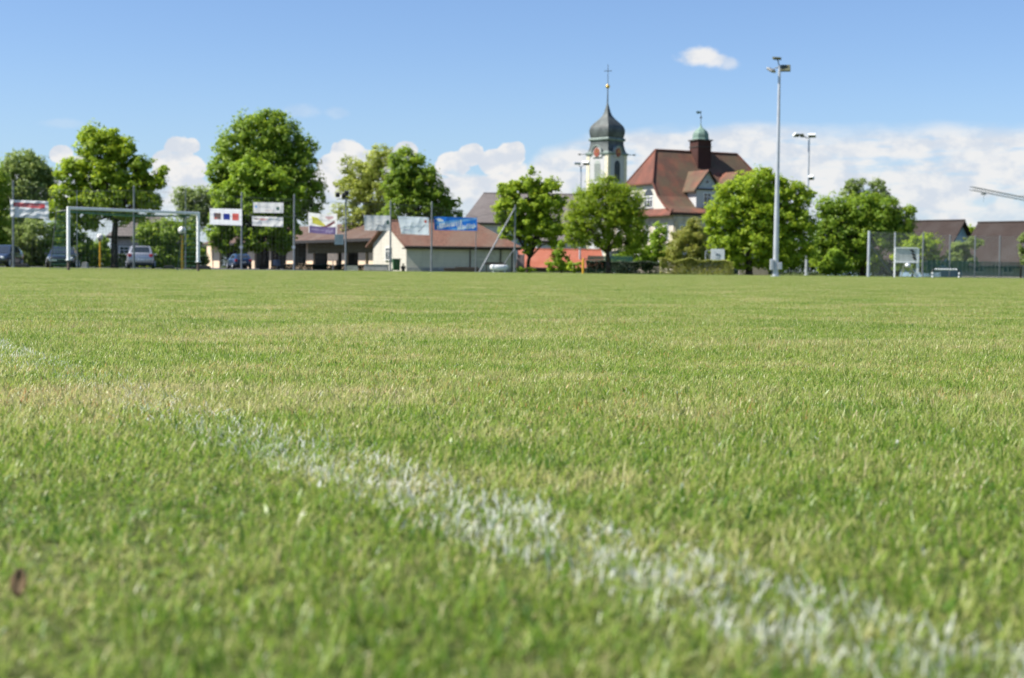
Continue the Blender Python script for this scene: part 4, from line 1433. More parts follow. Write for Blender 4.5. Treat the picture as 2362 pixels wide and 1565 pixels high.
# things round the garage
b = wp(914, 622, 122.5)
t = thing('wheelie_bin', 'dark green wheelie bin in front of the cream gable', 'wheelie bin', (b.x, 122.5, 0), 0.25)
m = MB()
prof = [(0.24, 0.26, 0.06), (0.29, 0.34, 0.92)]
vs = [(sx_ * w, sy_ * d, z) for w, d, z in prof for sx_, sy_ in ((-1, -1), (1, -1), (1, 1), (-1, 1))]
m.add(vs, [(3, 2, 1, 0), (4, 5, 6, 7), (0, 1, 5, 4), (1, 2, 6, 5), (2, 3, 7, 6), (3, 0, 4, 7)])
m.build('body', M_BIN, t, bevel=0.03)
MB().box((0, 0.0, 0.965), (0.68, 0.78, 0.07)).box((0, 0.42, 0.93), (0.6, 0.05, 0.05)).build('lid', M_BIN, t, bevel=0.02)
for sx_ in (-1, 1):
    MB().tube((sx_ * 0.26, 0.3, 0.1), (sx_ * 0.32, 0.3, 0.1), 0.1, n=14).build('wheel', M_BLACK, t)
b = wp(930, 622, 123.4)
t = thing('barrel', 'small dark barrel between the green bin and the garage corner', 'barrel', (b.x, 123.4, 0))
MB().tube((0, -0.10, 0.28), (0, 0.10, 0.28), 0.20, n=14).box((0, 0, 0.05), (0.3, 0.24, 0.1)).box((0, 0, 0.56), (0.16, 0.2, 0.12)).build('drum', M_BLACK, t, bevel=0.01)
b = wp(1151, 622, 119)
t = thing('tub', 'upturned white oval tub on pale legs before the garage', 'tub', (b.x, 119, 0))
vs = []
m = MB()
prof = [(0.50, 0.12), (0.62, 0.17), (0.70, 0.28), (0.73, 0.42), (0.71, 0.53), (0.62, 0.58), (0.3, 0.59)]
n_ = 28
for r_, z_ in prof:
    for i in range(n_):
        a_ = 2 * math.pi * i / n_
        vs.append((r_ * math.cos(a_), r_ * 0.5 * math.sin(a_), z_))
fs = [(k * n_ + i, k * n_ + (i + 1) % n_, (k + 1) * n_ + (i + 1) % n_, (k + 1) * n_ + i) for k in range(len(prof) - 1) for i in range(n_)]
fs += [tuple(range(n_ - 1, -1, -1)), tuple(range((len(prof) - 1) * n_, len(prof) * n_))]
m.add(vs, fs).build('basin', M_WTUB, t, smooth=True)
for a_, c_ in ((-0.45, -0.12), (0.45, -0.12), (-0.45, 0.12), (0.45, 0.12)):
    MB().tube((a_, c_, 0), (a_ * 0.95, c_, 0.20), 0.05, 0.06).build('leg', M_WTUB, t)
b = wp(1142, 622, 123)
t = thing('bench', 'low dark wooden bench behind the white tub', 'bench', (b.x, 123, 0))
MB().box((0, 0, 0.62), (1.7, 0.45, 0.07)).build('seat', M_DWOOD, t)
MB().box((0, 0.24, 0.74), (1.7, 0.05, 0.14)).build('backrest', M_DWOOD, t)
for x_ in (-0.7, 0.7):
    MB().box((x_, 0, 0.30), (0.08, 0.40, 0.60)).build('leg', M_DWOOD, t)
b = wp(1065, 622, 124.6)
t = thing('timber_beam', 'long low weathered timber lying along the garage wall', 'timber', (b.x, 124.6, 0), 0.02)
MB().box((0, 0, 0.17), (2.9, 0.24, 0.30)).box((0.4, 0.02, 0.36), (1.9, 0.18, 0.08)).build('beam', M_DWOOD, t, bevel=0.02)

# the paved ledge and pale boxes left of the gable
b = wp(868, 622, 121)
t = thing('low_wall', 'low grey concrete ledge left of the garage gable', 'low wall', (b.x, 121, 0), -0.06)
MB().box((0, 0, 0.24), (1.9, 0.5, 0.48)).box((0, 0, 0.50), (1.98, 0.56, 0.05)).build('wall', M_CONC, t, bevel=0.02)
b = wp(810, 622, 118)
t = thing('crate', 'pale wooden crate at the foot of the floodlight post', 'crate', (b.x, 118, 0), 0.1)
m = MB()
for k in range(3):
    m.box((0, -0.2, 0.07 + 0.13 * k), (1.0, 0.03, 0.10)).box((0, 0.2, 0.07 + 0.13 * k), (1.0, 0.03, 0.10))
m.box((-0.5, 0, 0.2), (0.03, 0.42, 0.38)).box((0.5, 0, 0.2), (0.03, 0.42, 0.38)).box((0, 0, 0.03), (0.96, 0.38, 0.03))
m.build('slats', simple('bleached_wood', (0.62, 0.58, 0.50), 0.8), t)
b = wp(785, 622, 113)
t = thing('information_sign', 'grey-blue sign plate hung on the floodlight post', 'sign', (b.x, 112.1, 0))
zt, zb_ = top_z(785, 541, 112.1), top_z(785, 565, 112.1)
MB().box((0, 0, (zt + zb_) / 2), (0.66, 0.03, zt - zb_)).build('plate', simple('sign_greyblue', (0.16, 0.23, 0.27), 0.45), t, bevel=0.01)
MB().box((0.33, 0.02, zt - 0.1), (0.26, 0.03, 0.04)).box((0.33, 0.02, zb_ + 0.1), (0.26, 0.03, 0.04)).build('bracket', M_GALV, t)
for px_, D_, yt_, lb_, hw_ in ((768, 128, 592, 'pale square sign on a short grey post before the pavilion', 0.42), (597, 126, 605, 'small dark blue sign plate right of the low globe lamp', 0.3)):
    if px_ == 597:
        px_ = 638
    b = Vector((gx(px_, D_), D_, 0))
    t = thing('sign_post', lb_, 'sign', b)
    z_ = top_z(px_, yt_, D_)
    MB().tube((0, 0, 0), (0, 0, z_), 0.04).build('pole', M_GALV, t)
    MB().box((0, -0.06, z_ - 0.05), (hw_ * 2, 0.04, 0.5)).build('plate', simple('sign_pale', (0.60, 0.48, 0.38) if D_ == 128 else (0.05, 0.08, 0.16), 0.6), t, bevel=0.01)

# kerb blocks along the car park
for px_, D_, w_, h_, mt_, lb_ in ((196, 95, 0.42, 0.40, M_CONC, 'pale grey kerb stone right of the black car'), (50, 92, 0.85, 0.26, M_BLACK, 'dark flat block beside the leftmost car'),
                                 (390, 97, 0.72, 0.26, M_BLACK, 'dark block between the silver car and the yellow lamp post'), (464, 99, 1.25, 0.26, M_BLACK, 'long dark block right of the goal')):
    b = Vector((gx(px_, D_), D_, 0))
    t = thing('kerb_block', lb_, 'kerb block', b)
    MB().prism([(-w_ / 2, -0.15, 0), (w_ / 2, -0.15, 0), (w_ / 2 - 0.06, -0.15, h_ * 0.85), (w_ / 2 - 0.2, -0.15, h_), (-w_ / 2 + 0.08, -0.15, h_ * 0.93)], (0, 0.35, 0)).build('block', mt_, t, bevel=0.02)

# ------------------------------------------------------------------ pavilion
pe = 2.95
Dl, Dr = 190.0, 137.0
pl, pr = Vector((gx(462, Dl), Dl, 0)), Vector((gx(868, Dr), Dr, 0))
prz = math.atan2(pr.y - pl.y, pr.x - pl.x)
PL = (pr - pl).length
pav = thing('pavilion', 'long low pavilion with brown tiled roof and cream piers under the maples', 'pavilion', pl, prz)
m = MB()
PWd, ov = 7.0, 0.0
zr = pe + 1.75
A = [(0, 0, pe), (PL, 0, pe), (PL, PWd + 1, pe), (0, PWd + 1, pe), (3.6, PWd / 2 + .5, zr), (PL - 3.2, PWd / 2 + .5, zr)]
low = [(v[0], v[1], v[2] - 0.18) for v in A]
tf = [(0, 1, 5, 4), (1, 2, 5), (2, 3, 4, 5), (3, 0, 4)]
m.add(A + low, tf + [tuple(6 + i for i in reversed(f)) for f in tf] + [(i, j, j + 6, i + 6) for i, j in ((0, 1), (1, 2), (2, 3), (3, 0))])
m.build('roof', M_ROOFP, pav)
MB().box((PL / 2, -0.03, pe - 0.15), (PL, 0.08, 0.26)).build('gutter', M_FASCIA, pav)
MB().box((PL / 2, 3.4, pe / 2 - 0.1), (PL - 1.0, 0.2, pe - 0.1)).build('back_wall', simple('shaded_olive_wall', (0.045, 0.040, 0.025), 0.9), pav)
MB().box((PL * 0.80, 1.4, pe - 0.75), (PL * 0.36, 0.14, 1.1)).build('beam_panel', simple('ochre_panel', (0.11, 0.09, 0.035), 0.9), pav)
pdir = Vector((-math.sin(prz), math.cos(prz), 0))


def along(px_, yo):
    """distance along the front at which a line yo metres inside it is seen at photo column px_"""
    lo, hi = -6.0, PL + 2
    for _ in range(30):
        mid = (lo + hi) / 2
        q = pl + (pr - pl) * (mid / PL) + pdir * yo
        if gx(px_, q.y) > q.x:
            lo = mid
        else:
            hi = mid
    return lo


for x0_, x1_ in ((477, 490), (492, 506), (571, 587), (621, 631), (660, 677), (706, 722), (755, 775), (788, 798), (826, 843), (850, 862)):
    a_, b_ = along(x0_, 1.35), along(x1_, 1.35)
    MB().box(((a_ + b_) / 2, 1.45, (pe - 0.2) / 2), (b_ - a_, 0.2, pe - 0.2)).build('pier', M_CREAM2, pav)
a_, b_ = along(661, 1.3), along(722, 1.3)
MB().box(((a_ + b_) / 2, 1.25, 0.28), (b_ - a_, 0.12, 0.56)).build('parapet', M_CREAM2, pav)

# ------------------------------------------------------------------ house far left behind the maple trunk
hb = Vector((gx(258, 150), 150, 0))
h1 = gable_house('house', 'pinkish grey rendered house behind the maple trunk, grey roof', 'house', hb, 0.12, 6.2, 7.0, top_z(290, 540, 150), top_z(350, 496, 150), M_GREYP, M_ROOFGR, 0.5, 1.6, 1.6)
for k in range(2):
    window(h1, wall_frame((1.2 + 3.2 * k, -0.004, 1.5), 0), 1.0, 1.2)
MB().box((0.24, -0.012, 1.8), (0.5, 0.05, 3.2)).build('brick_corner', simple('salmon_brick', (0.36, 0.17, 0.13), 0.9), h1)

# ------------------------------------------------------------------ grey hall behind the young maple
kb = Vector((gx(1072, 185), 185, 0))
hall = gable_house('parish_hall', 'large hall with a grey-brown hipped roof behind the young maple', 'hall', kb, 0.05, gx(1345, 185) - gx(1072, 185), 15.0,
                   top_z(1072, 510, 185), top_z(1200, 440, 185), M_WPLAS, M_ROOFGR, 0.5, 2.4, 0)
for k in range(4):
    window(hall, wall_frame((8.3 + 1.7 * k, -0.004, 2.9), 0), 0.9, 1.5)
wb = Vector((gx(1236, 172), 172, 0))
wh = gable_house('house', 'white rendered house low between the young maple and the hornbeam', 'house', wb, 0.03, gx(1352, 172) - gx(1236, 172), 7, top_z(1290, 556, 172), top_z(1290, 541, 172), M_WPLAS, M_ROOFGR, 0.25)
for k in range(3):
    window(wh, wall_frame((0.9 + 1.75 * k, -0.004, 2.2), 0), 0.8, 1.0)
ob = Vector((gx(1207, 150), 150, 0))
oh = gable_house('shed', 'low shed with a bright orange-red tiled roof right of the garage', 'shed', ob, 0.04, gx(1388, 150) - gx(1207, 150), 8, top_z(1290, 616, 150), top_z(1290, 575, 150), M_GREYP, M_ROOFO, 0.35)
cb_ = Vector((gx(1192, 128), 128, 0))
ct = thing('hut', 'small pinkish hut with a blue top right of the garage', 'hut', cb_)
MB().box((0.32, 0.4, 0.75), (0.64, 0.8, 1.5)).build('body', simple('pinkish_panel', (0.32, 0.24, 0.25), 0.8), ct, bevel=0.02)
MB().box((0.32, 0.4, top_z(1195, 560, 128)), (0.74, 0.95, 0.36)).box((0.05, 0.0, 1.6), (0.06, 0.06, 0.5)).box((0.6, 0.0, 1.6), (0.06, 0.06, 0.5)).build('top', simple('blue_panel', (0.06, 0.16, 0.28), 0.6), ct, bevel=0.02)

# ------------------------------------------------------------------ church tower
DT = 240.0
tb = Vector((gx(1396, DT), DT, 0))
ts = DT / FPX
tower = thing('church_tower', 'white church tower with dark onion dome, clock faces and cross', 'church tower', tb, R(45))
z = lambda y: top_z(1396, y, DT)
S = 2.15 * 1.02          # half side
zc = z(357)
m = MB()
m.box((0, 0, zc / 2 - 0.1), (2 * S, 2 * S, zc + 0.2))
m.build('wall', M_WPLAS, tower)
m = MB()
for sx_, sy_ in ((-1, -1), (1, -1), (-1, 1), (1, 1)):
    m.box((sx_ * (S - 0.25), sy_ * (S - 0.25), zc / 2), (0.62, 0.62, zc - 0.3))
m.build('corner_pilaster', simple('pale_yellow_stone', (0.66, 0.60, 0.44), 0.85), tower)
k2 = math.sqrt(2)


def sq(prof, name, mat, flare=1.0):
    return MB().lathe([(r_ * ts, z(y_)) for r_, y_ in prof], 4, (0, 0, 0), R(45)).build(name, mat, tower)


sq([(49, 359.5), (50, 357), (50, 355), (46, 353.5), (43, 351)], 'cornice', M_COPPERN)
sq([(44, 352), (42, 347), (40, 341), (38.5, 335), (38, 328), (38.5, 326)], 'lower_roof', M_COPPERD)
sq([(40, 327), (42.5, 325), (43, 322.5), (41, 320.5), (38, 319)], 'copper_band', M_COPPERN)
on = [(37.5, 320), (39.5, 314), (41, 307), (41, 301), (39.6, 296), (36.5, 291), (31, 285.5), (24.5, 280), (19, 275.5), (14, 270.5), (10, 265), (7.4, 259), (5.4, 252), (3.6, 246), (2.0, 240), (1.3, 232)]
# the onion: square on plan with softened corners
m = MB()
vs, nn_ = [], 16
for r_, y_ in on:
    for i in range(nn_):
        a_ = 2 * math.pi * i / nn_ + R(45)
        fold = abs(((a_ - R(45)) % (math.pi / 2)) - math.pi / 4)      # 0 at face middle, 45 deg at corner
        rr = r_ * ts * (0.74 / max(0.74, math.cos(fold - 0.0)) if False else (0.735 / math.cos(math.pi / 4 - (math.pi / 4 - fold))) )
        rr = min(rr, r_ * ts)
        vs.append((rr * math.cos(a_), rr * math.sin(a_), z(y_)))
m.add(vs, [(k * nn_ + i, k * nn_ + (i + 1) % nn_, (k + 1) * nn_ + (i + 1) % nn_, (k + 1) * nn_ + i) for k in range(len(on) - 1) for i in range(nn_)])
m.build('onion_dome', M_COPPERD, tower)
MB().tube((0, 0, z(236)), (0, 0, z(203)), 0.11, 0.07).build('spire_rod', M_COPPERD, tower)
MB().lathe([(0.33 * math.sin(a) + 0.001, -0.33 * math.cos(a)) for a in (math.pi * i / 10 for i in range(11))], 16, (0, 0, z(200))).build('gilded_ball', M_GOLD, tower, smooth=True)
cx_ = MB().tube((0, 0, z(196)), (0, 0, z(149)), 0.055, 0.04)
d_ = Vector((1, -1, 0)).normalized() * 0.62
cx_.tube(Vector((0, 0, z(164))) - d_, Vector((0, 0, z(164))) + d_, 0.05)
cx_.build('cross', M_COPPERD, tower)
for face in range(4):
    F = Matrix.Rotation(face * math.pi / 2, 4, 'Z') @ Matrix.Translation((0, -S - 0.004, 0))
    # clock under a round-headed hood
    zc2, rc = z(354), 10.2 * ts
    hood = MB()
    hood.prism([(rc * 1.38 * math.cos(a), -0.16, zc2 + rc * 1.45 * math.sin(a)) for a in (math.pi * i / 14 for i in range(15))] + [(-rc * 1.38, -0.16, zc2 - rc * 1.1), (rc * 1.38, -0.16, zc2 - rc * 1.1)], (0, 1.1, 0))
    o = hood.build('clock_gable', M_WPLAS, tower)
    o.matrix_local = F
    arc = MB()
    pts = [Vector((rc * 1.42 * math.cos(a), -0.22, zc2 + rc * 1.5 * math.sin(a))) for a in (math.pi * i / 12 for i in range(13))]
    for p, q in zip(pts, pts[1:]):
        arc.tube(p, q, 0.11, n=6)
    o2 = arc.build('moulding', M_COPPERN, o)
    dial = MB().tube((0, -0.17, zc2), (0, -0.24, zc2), rc, n=28)
    o = dial.build('clock', simple('clock_dial_red_%d' % face, (0.26, 0.065, 0.04), 0.6), tower)
    o.matrix_local = F @ Matrix.Diagonal((0.86, 1, 1.0, 1))
    hd = MB()
    hd.box((0.16, -0.26, zc2 + 0.10), (0.46, 0.02, 0.07), 0).box((-0.03, -0.285, zc2 + 0.22), (0.07, 0.02, 0.52))
    for i in range(12):
        a = 2 * math.pi * i / 12
        hd.box((rc * 0.84 * math.sin(a), -0.255, zc2 + rc * 0.84 * math.cos(a)), (0.06, 0.02, 0.06))
    hd.build('clock_hands', M_GOLD, o)
    w_, wz0, wz1 = 0.62, z(405), z(383)
    lo = MB().prism([(w_ * math.cos(a), -0.05, wz1 + w_ * 1.2 * math.sin(a)) for a in (math.pi * i / 12 for i in range(13))] + [(-w_, -0.05, wz0 - 1), (w_, -0.05, wz0 - 1)], (0, 0.06, 0))
    o = lo.build('belfry_window', simple('louvre_%d' % face, (0.36, 0.40, 0.36) if face in (3, 2) else (0.035, 0.042, 0.055), 0.7), tower)  # pale on sunward faces, dark on the others: light and shade in colour
    o.matrix_local = F
    sl_ = MB()
    for k in range(9):
        sl_.box((0, -0.08, wz0 - 0.8 + k * 0.3), (w_ * 1.8, 0.05, 0.06))
    sl_.build('louvre_slats', M_COPPERD, o)
for sgn in (-1, 1):
    dd = Vector((sgn, -sgn, 0)).normalized()
    p = dd * (49 * ts)
    m = MB().tube((p.x, p.y, z(357)), (p.x + dd.x * 0.9, p.y + dd.y * 0.9, z(357.5)), 0.045).box((p.x + dd.x * 0.95, p.y + dd.y * 0.95, z(357.5)), (0.34, 0.34, 0.20), 0.4)
    m.build('water_spout', M_COPPERD, tower)

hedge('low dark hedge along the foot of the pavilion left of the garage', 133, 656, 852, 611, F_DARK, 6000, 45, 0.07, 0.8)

# ------------------------------------------------------------------ old school
DS, TH = 188.0, R(26)
sc_b = Vector((gx(1509, DS), DS, 0))
school = thing('school_building', 'old school with steep red-brown tiled roof, dormers and a green-domed turret', 'school', sc_b, TH)
zs = lambda y, px=1509: top_z(px, y, DS)
Z_R, Z_U, Z_L = zs(341), zs(424), zs(491)     # ridge, half-hip eave, lower eave
uA, uB, LS = 1.9, 14.2, 16.4
wR, wU, wL = 3.3, 0.0, -4.3                     # ridge, break, lower eave (front side); mirrored behind
WB = 2 * wR


def back(w):
    return WB - w


prof = [(wL - 0.3, Z_L - 0.05), (-2.9, Z_L + 0.75), (-1.3, Z_L + 2.0), (wU, Z_U + 0.15)]
# front roof surface, swept along u; the half-hip cuts the corner above Z_U
m = MB()


def roof_side(f):
    rows = []
    for w, zz in prof:
        w_ = w if f == 0 else back(w)
        rows.append([(-0.45, w_, zz), (LS + 0.45, w_, zz)])
    w_ = wR
    rows.append([(uA, w_, Z_R), (uB, w_, Z_R)])
    for r0, r1 in zip(rows, rows[1:]):
        top = r0 + [r1[1], r1[0]]
        lowr = [(a, b, c - 0.2) for a, b, c in top]
        m.add(top + lowr, [(0, 1, 2, 3), (7, 6, 5, 4), (0, 3, 7, 4), (1, 5, 6, 2), (0, 4, 5, 1)])


roof_side(0)
roof_side(1)
m.build('roof', M_ROOFS, school)
for u0, u1, s_ in ((-0.47, uA, 1), (LS + 0.47, uB, -1)):
    m = MB()
    top = [(u0, -0.05, Z_U + 0.15), (u0, WB + 0.05, Z_U + 0.15), (u1, wR, Z_R + 0.01)]
    low = [(a, b, c - 0.22) for a, b, c in top]
    m.add(top + low, [(0, 1, 2), (5, 4, 3), (0, 3, 4, 1), (1, 4, 5, 2), (2, 5, 3, 0)])
    m.build('half_hip', M_ROOFR, school)
m = MB()
m.tube((uA, wR, Z_R + .05), (uB, wR, Z_R + .05), 0.12, n=8)
for u0, u1 in ((-0.45, uA), (LS + 0.45, uB)):
    m.tube((u0, -0.05, Z_U + 0.2), (u1, wR, Z_R + .05), 0.11, n=8)
    m.tube((u0, WB + .05, Z_U + 0.2), (u1, wR, Z_R + .05), 0.11, n=8)
for u in (-0.45, LS + 0.45):
    pts = [(u, w, z_ + 0.03) for w, z_ in prof]
    for p, q in zip(pts, pts[1:]):
        m.tube(p, q, 0.13, n=8)
m.build('ridge_tiles', M_ROOFR, school)
# gable walls (left and right) between the eaves, and the storeys below
m = MB()
for u in (0.0, LS - 0.3):
    poly = [(u, wL, Z_L - 0.4)] + [(u, w + 0.12, z_ - 0.22) for w, z_ in prof] + [(u, back(w) - 0.12, z_ - 0.22) for w, z_ in reversed(prof)] + [(u, back(wL), Z_L - 0.4)]
    m.prism(poly, (0.3, 0, 0))
m.build('gable_wall', M_CREAM, school)
m = MB()
m.add([(0, wL, -.05), (LS, wL, -.05), (LS, back(wL), -.05), (0, back(wL), -.05), (0, wL, Z_L - 0.35), (LS, wL, Z_L - 0.35), (LS, back(wL), Z_L - 0.35), (0, back(wL), Z_L - 0.35)],
      [(0, 1, 5, 4), (2, 3, 7, 6), (1, 2, 6, 5), (3, 0, 4, 7), (4, 5, 6, 7)])
m.build('wall', M_SCHW, school)
# skirt roof along the left gable
m = MB()
m.add([(-0.95, wL - 0.6, Z_L - 0.35), (-0.95, back(wL) + 0.6, Z_L - 0.35), (0.0, back(wL), Z_L + 0.45), (0.0, wL + 0.3, Z_L + 0.45),
       (-0.95, wL - 0.6, Z_L - 0.5), (-0.95, back(wL) + 0.6, Z_L - 0.5), (0.0, back(wL), Z_L - 0.4), (0.0, wL + 0.3, Z_L - 0.4)],
      [(0, 1, 2, 3), (7, 6, 5, 4), (0, 4, 5, 1), (1, 5, 6, 2), (3, 7, 4, 0)])
m.build('skirt_roof', M_ROOFR, school)
MB().box((LS / 2, wL - 0.30, Z_L - 0.32), (LS + 0.8, 0.16, 0.16)).build('eaves', M_FASCIA, school)
MB().box((LS / 2, wL - 0.06, Z_L - 0.75), (LS, 0.12, 0.22)).build('cornice', M_SCHW, school)
LEFT = lambda w, zz: Matrix.Translation((-0.006, w, zz)) @ Matrix.Rotation(-math.pi / 2, 4, 'Z')
for w_, ww in ((1.55, 2.1), (4.4, 1.6), (6.6, 0.8)):
    window(school, LEFT(w_, (zs(450) + zs(478)) / 2 - 0.05), ww, 1.45, arch=True, bars=2, glass=M_GLASS if w_ != 3.4 else M_GLASS)
for w_ in (-2.8, -0.6, 1.8, 4.2, 6.6, 8.8):
    for zz in (5.0, 2.0):
        window(school, LEFT(w_, zz), 1.0, 1.8, bars=1)
for k in range(7):
    for zz in (5.0, 2.0):
        window(school, wall_frame((1.4 + 2.15 * k, wL - 0.006, zz), 0), 1.05, 1.8, bars=1)
for k in range(4):
    MB().box((0.35 + 5.0 * k, wL - 0.07, (Z_L - 1) / 2), (0.42, 0.13, Z_L - 1.2)).build('pilaster', simple('sandstone_%d' % k, (0.50, 0.40, 0.27), 0.9), school)


def dormer(u, w0, width, ztop, zev, zbot, depth, name='dormer'):
    t = MB()
    t.box((u, w0 + depth / 2, (zbot + zev) / 2), (width * 0.86, depth, zev - zbot))
    d = t.build(name, M_WPLAS, school)
    hw = width / 2
    g_ = MB()
    g_.prism([(u - hw * 0.88, w0 - 0.0, zev + 0.02), (u + hw * 0.88, w0, zev + 0.02), (u, w0, ztop - 0.15)], (0, 0.3, 0))
    g_.build('gable', simple('blue_grey_boards_' + name + str(int(u)), (0.42, 0.45, 0.48), 0.8), d)
    r_ = MB()
    ov = 0.35
    for sg in (-1, 1):
        a = [(u, w0 - ov, ztop), (u + sg * (hw + 0.25), w0 - ov, zev - 0.22), (u + sg * (hw + 0.25), w0 + depth, zev - 0.22), (u, w0 + depth + 1.6, ztop)]
        lo_ = [(p[0], p[1], p[2] - 0.16) for p in a]
        r_.add(a + lo_, [(0, 1, 2, 3), (7, 6, 5, 4), (0, 4, 5, 1), (1, 5, 6, 2), (2, 6, 7, 3)])
    r_.build('dormer_roof', M_ROOFS, d)
    v_ = MB()
    for sg in (-1, 1):
        v_.tube((u, w0 - ov - 0.03, ztop - 0.08), (u + sg * (hw + 0.25), w0 - ov - 0.03, zev - 0.3), 0.09, n=6)
    v_.box((u, w0 - 0.08, zev - 0.02), (width * 0.95, 0.16, 0.16))
    v_.build('verge', M_FASCIA, d)
    window(d, wall_frame((u, w0 - 0.006, (zbot + zev) / 2 + 0.05), 0), 1.15, 1.5, bars=1)
    MB().tube((u, w0 + 0.02, zev + (ztop - zev) * 0.38), (u, w0 - 0.05, zev + (ztop - zev) * 0.38), 0.18, n=12).build('round_vent', M_GLASS, d)
    return d


dormer(5.55, -3.1, 3.7, zs(391), zs(436), zs(482), 4.2)
dormer(10.5, -2.2, 3.4, zs(389) - 0.1, zs(432), zs(478), 3.6)
# ridge turret
uT, wT, hS = 8.15, 2.6, 0.98
tur = MB().box((uT, wT, (Z_R - 2.4 + zs(313)) / 2), (2 * hS, 2 * hS, zs(313) - Z_R + 2.4)).build('turret', M_TURR, school)
MB().box((uT, wT, zs(314)), (2 * hS + 0.35, 2 * hS + 0.35, 0.14)).box((uT, wT, zs(330)), (2 * hS + 0.14, 2 * hS + 0.14, 0.12)).build('turret_cornice', M_DWOOD, tur)
cq = MB().lathe([(r_ * DS / FPX, zs(y_)) for r_, y_ in ((22.5, 314), (21, 312), (19.8, 308), (19.6, 302), (18.4, 297), (15.5, 292), (11, 288), (6, 284.5), (3.2, 282), (1.6, 278), (0.7, 272))], 8, (uT, wT, 0), R(22.5) - TH)
cq.build('copper_dome', M_COPPERG, tur)
MB().tube((uT, wT, zs(279)), (uT, wT, zs(243)), 0.05, 0.03).lathe([(0.14 * math.sin(a) + .001, -0.14 * math.cos(a)) for a in (math.pi * i / 8 for i in range(9))], 10, (uT, wT, zs(259))).build('finial', M_COPPERD, tur)
MB().prism([(uT - 0.05, wT, zs(247) - 0.12), (uT - 0.55, wT, zs(247) - 0.2), (uT - 0.75, wT, zs(247)), (uT - 0.5, wT, zs(247) + 0.16), (uT - 0.05, wT, zs(247) + 0.1)], (0, 0.03, 0)).build('weathervane', M_COPPERG, tur)

# ------------------------------------------------------------------ houses on the right
def slope_house(label, px_peak, D, L, W, y_peak, y_eave, phi, anchor_right, wall, roof):
    """house whose ridge end (peak) is seen at px_peak; phi turns its front slope to the left"""
    P = Vector((gx(px_peak, D), D, 0))
    nrm = Vector((-math.sin(phi), -math.cos(phi), 0))
    ax = Vector((math.cos(phi), -math.sin(phi), 0))
    corner = P + nrm * (W / 2)
    base = corner - ax * L if anchor_right else corner
    return gable_house('house', label, 'house', base, -phi, L, W, top_z(px_peak, y_eave, D), top_z(px_peak, y_peak, D), wall, roof, 0.5)


hw = slope_house('brown-roofed house whose blue-grey gable shows above the court fence', 2213, 150, 14.0, 6.6, 509, 596, R(48), True, M_BLUEW, M_ROOFB)
for k in range(5):
    window(hw, wall_frame((1.6 + 2.6 * k, -0.005, 1.2), 0), 1.1, 1.1)
window(hw, wall_frame((14.006, 3.3, 1.6), R(90)), 1.2, 1.2)
h2 = slope_house('large brown-roofed house cut off by the right edge of the photo', 2264, 140, 16.0, 6.6, 514, 602, R(48), False, M_GREYP, M_ROOFB)
for k in range(5):
    window(h2, wall_frame((1.8 + 2.8 * k, -0.005, 1.0), 0), 1.1, 1.0)

# ------------------------------------------------------------------ tower crane
tip = wp(2240, 435, 400.0)
q = wp(2362, 460.5, 452.0)
dr = Vector((q.x - tip.x, q.y - tip.y, 0)).normalized()
cl_ = 132.0
mastp = Vector((tip.x, tip.y, 0)) + dr * cl_
crane = thing('tower_crane', 'distant grey tower crane whose jib reaches in from the right edge', 'crane', mastp, math.atan2(-dr.y, -dr.x))
zj = tip.z


def lattice(m, a, b, w, step, r=0.09):
    a, b = Vector(a), Vector(b)
    L = (b - a).length
    d = (b - a).normalized()
    s_ = Vector((0, 1, 0)) if abs(d.z) < 0.5 else Vector((1, 0, 0))
    u = d.cross(s_).normalized()
    cs = [(s_ * i + u * j) * w / 2 for i, j in ((-1, -1), (1, -1), (1, 1), (-1, 1))]
    for c in cs:
        m.tube(a + c, b + c, r, n=4)
    n = int(L / step)
    for i in range(n):
        p, q_ = a + d * (L * i / n), a + d * (L * (i + 1) / n)
        for j in range(4):
            m.tube(p + cs[j], q_ + cs[(j + 1) % 4], r * 0.6, n=3)


m = MB()
lattice(m, (0, 0, zj), (cl_, 0, zj), 0.85, 2.4, 0.06)
m.build('jib', M_GALV, crane)
m = MB()
lattice(m, (0, 0, 0), (0, 0, zj + 5), 1.6, 2.2, 0.12)
m.build('tower', M_GALV, crane)
m = MB()
lattice(m, (0, 0, zj), (-16, 0, zj), 1.1, 2.0)
m.build('counter_jib', M_GALV, crane)
MB().box((-14, 0, zj - 1.4), (2.6, 1.2, 2.4)).build('counterweight', M_CONC, crane)
MB().box((1.4, -1.2, zj - 1.4), (1.6, 1.3, 2.0)).build('cab', M_WHITE, crane, bevel=0.1)
MB().tube((0, 0, zj + 5), (cl_ * 0.6, 0, zj + 0.5), 0.05, n=4).tube((0, 0, zj + 5), (-14, 0, zj + .5), 0.05, n=4).build('tie_rod', M_GALV, crane)
MB().box((cl_ * 0.9, 0, zj - 0.8), (1.6, 1.0, 0.5)).tube((cl_ * 0.9, 0, zj - 0.8), (cl_ * 0.9, 0, zj - 3), 0.04, n=4).build('trolley', M_GALV, crane)

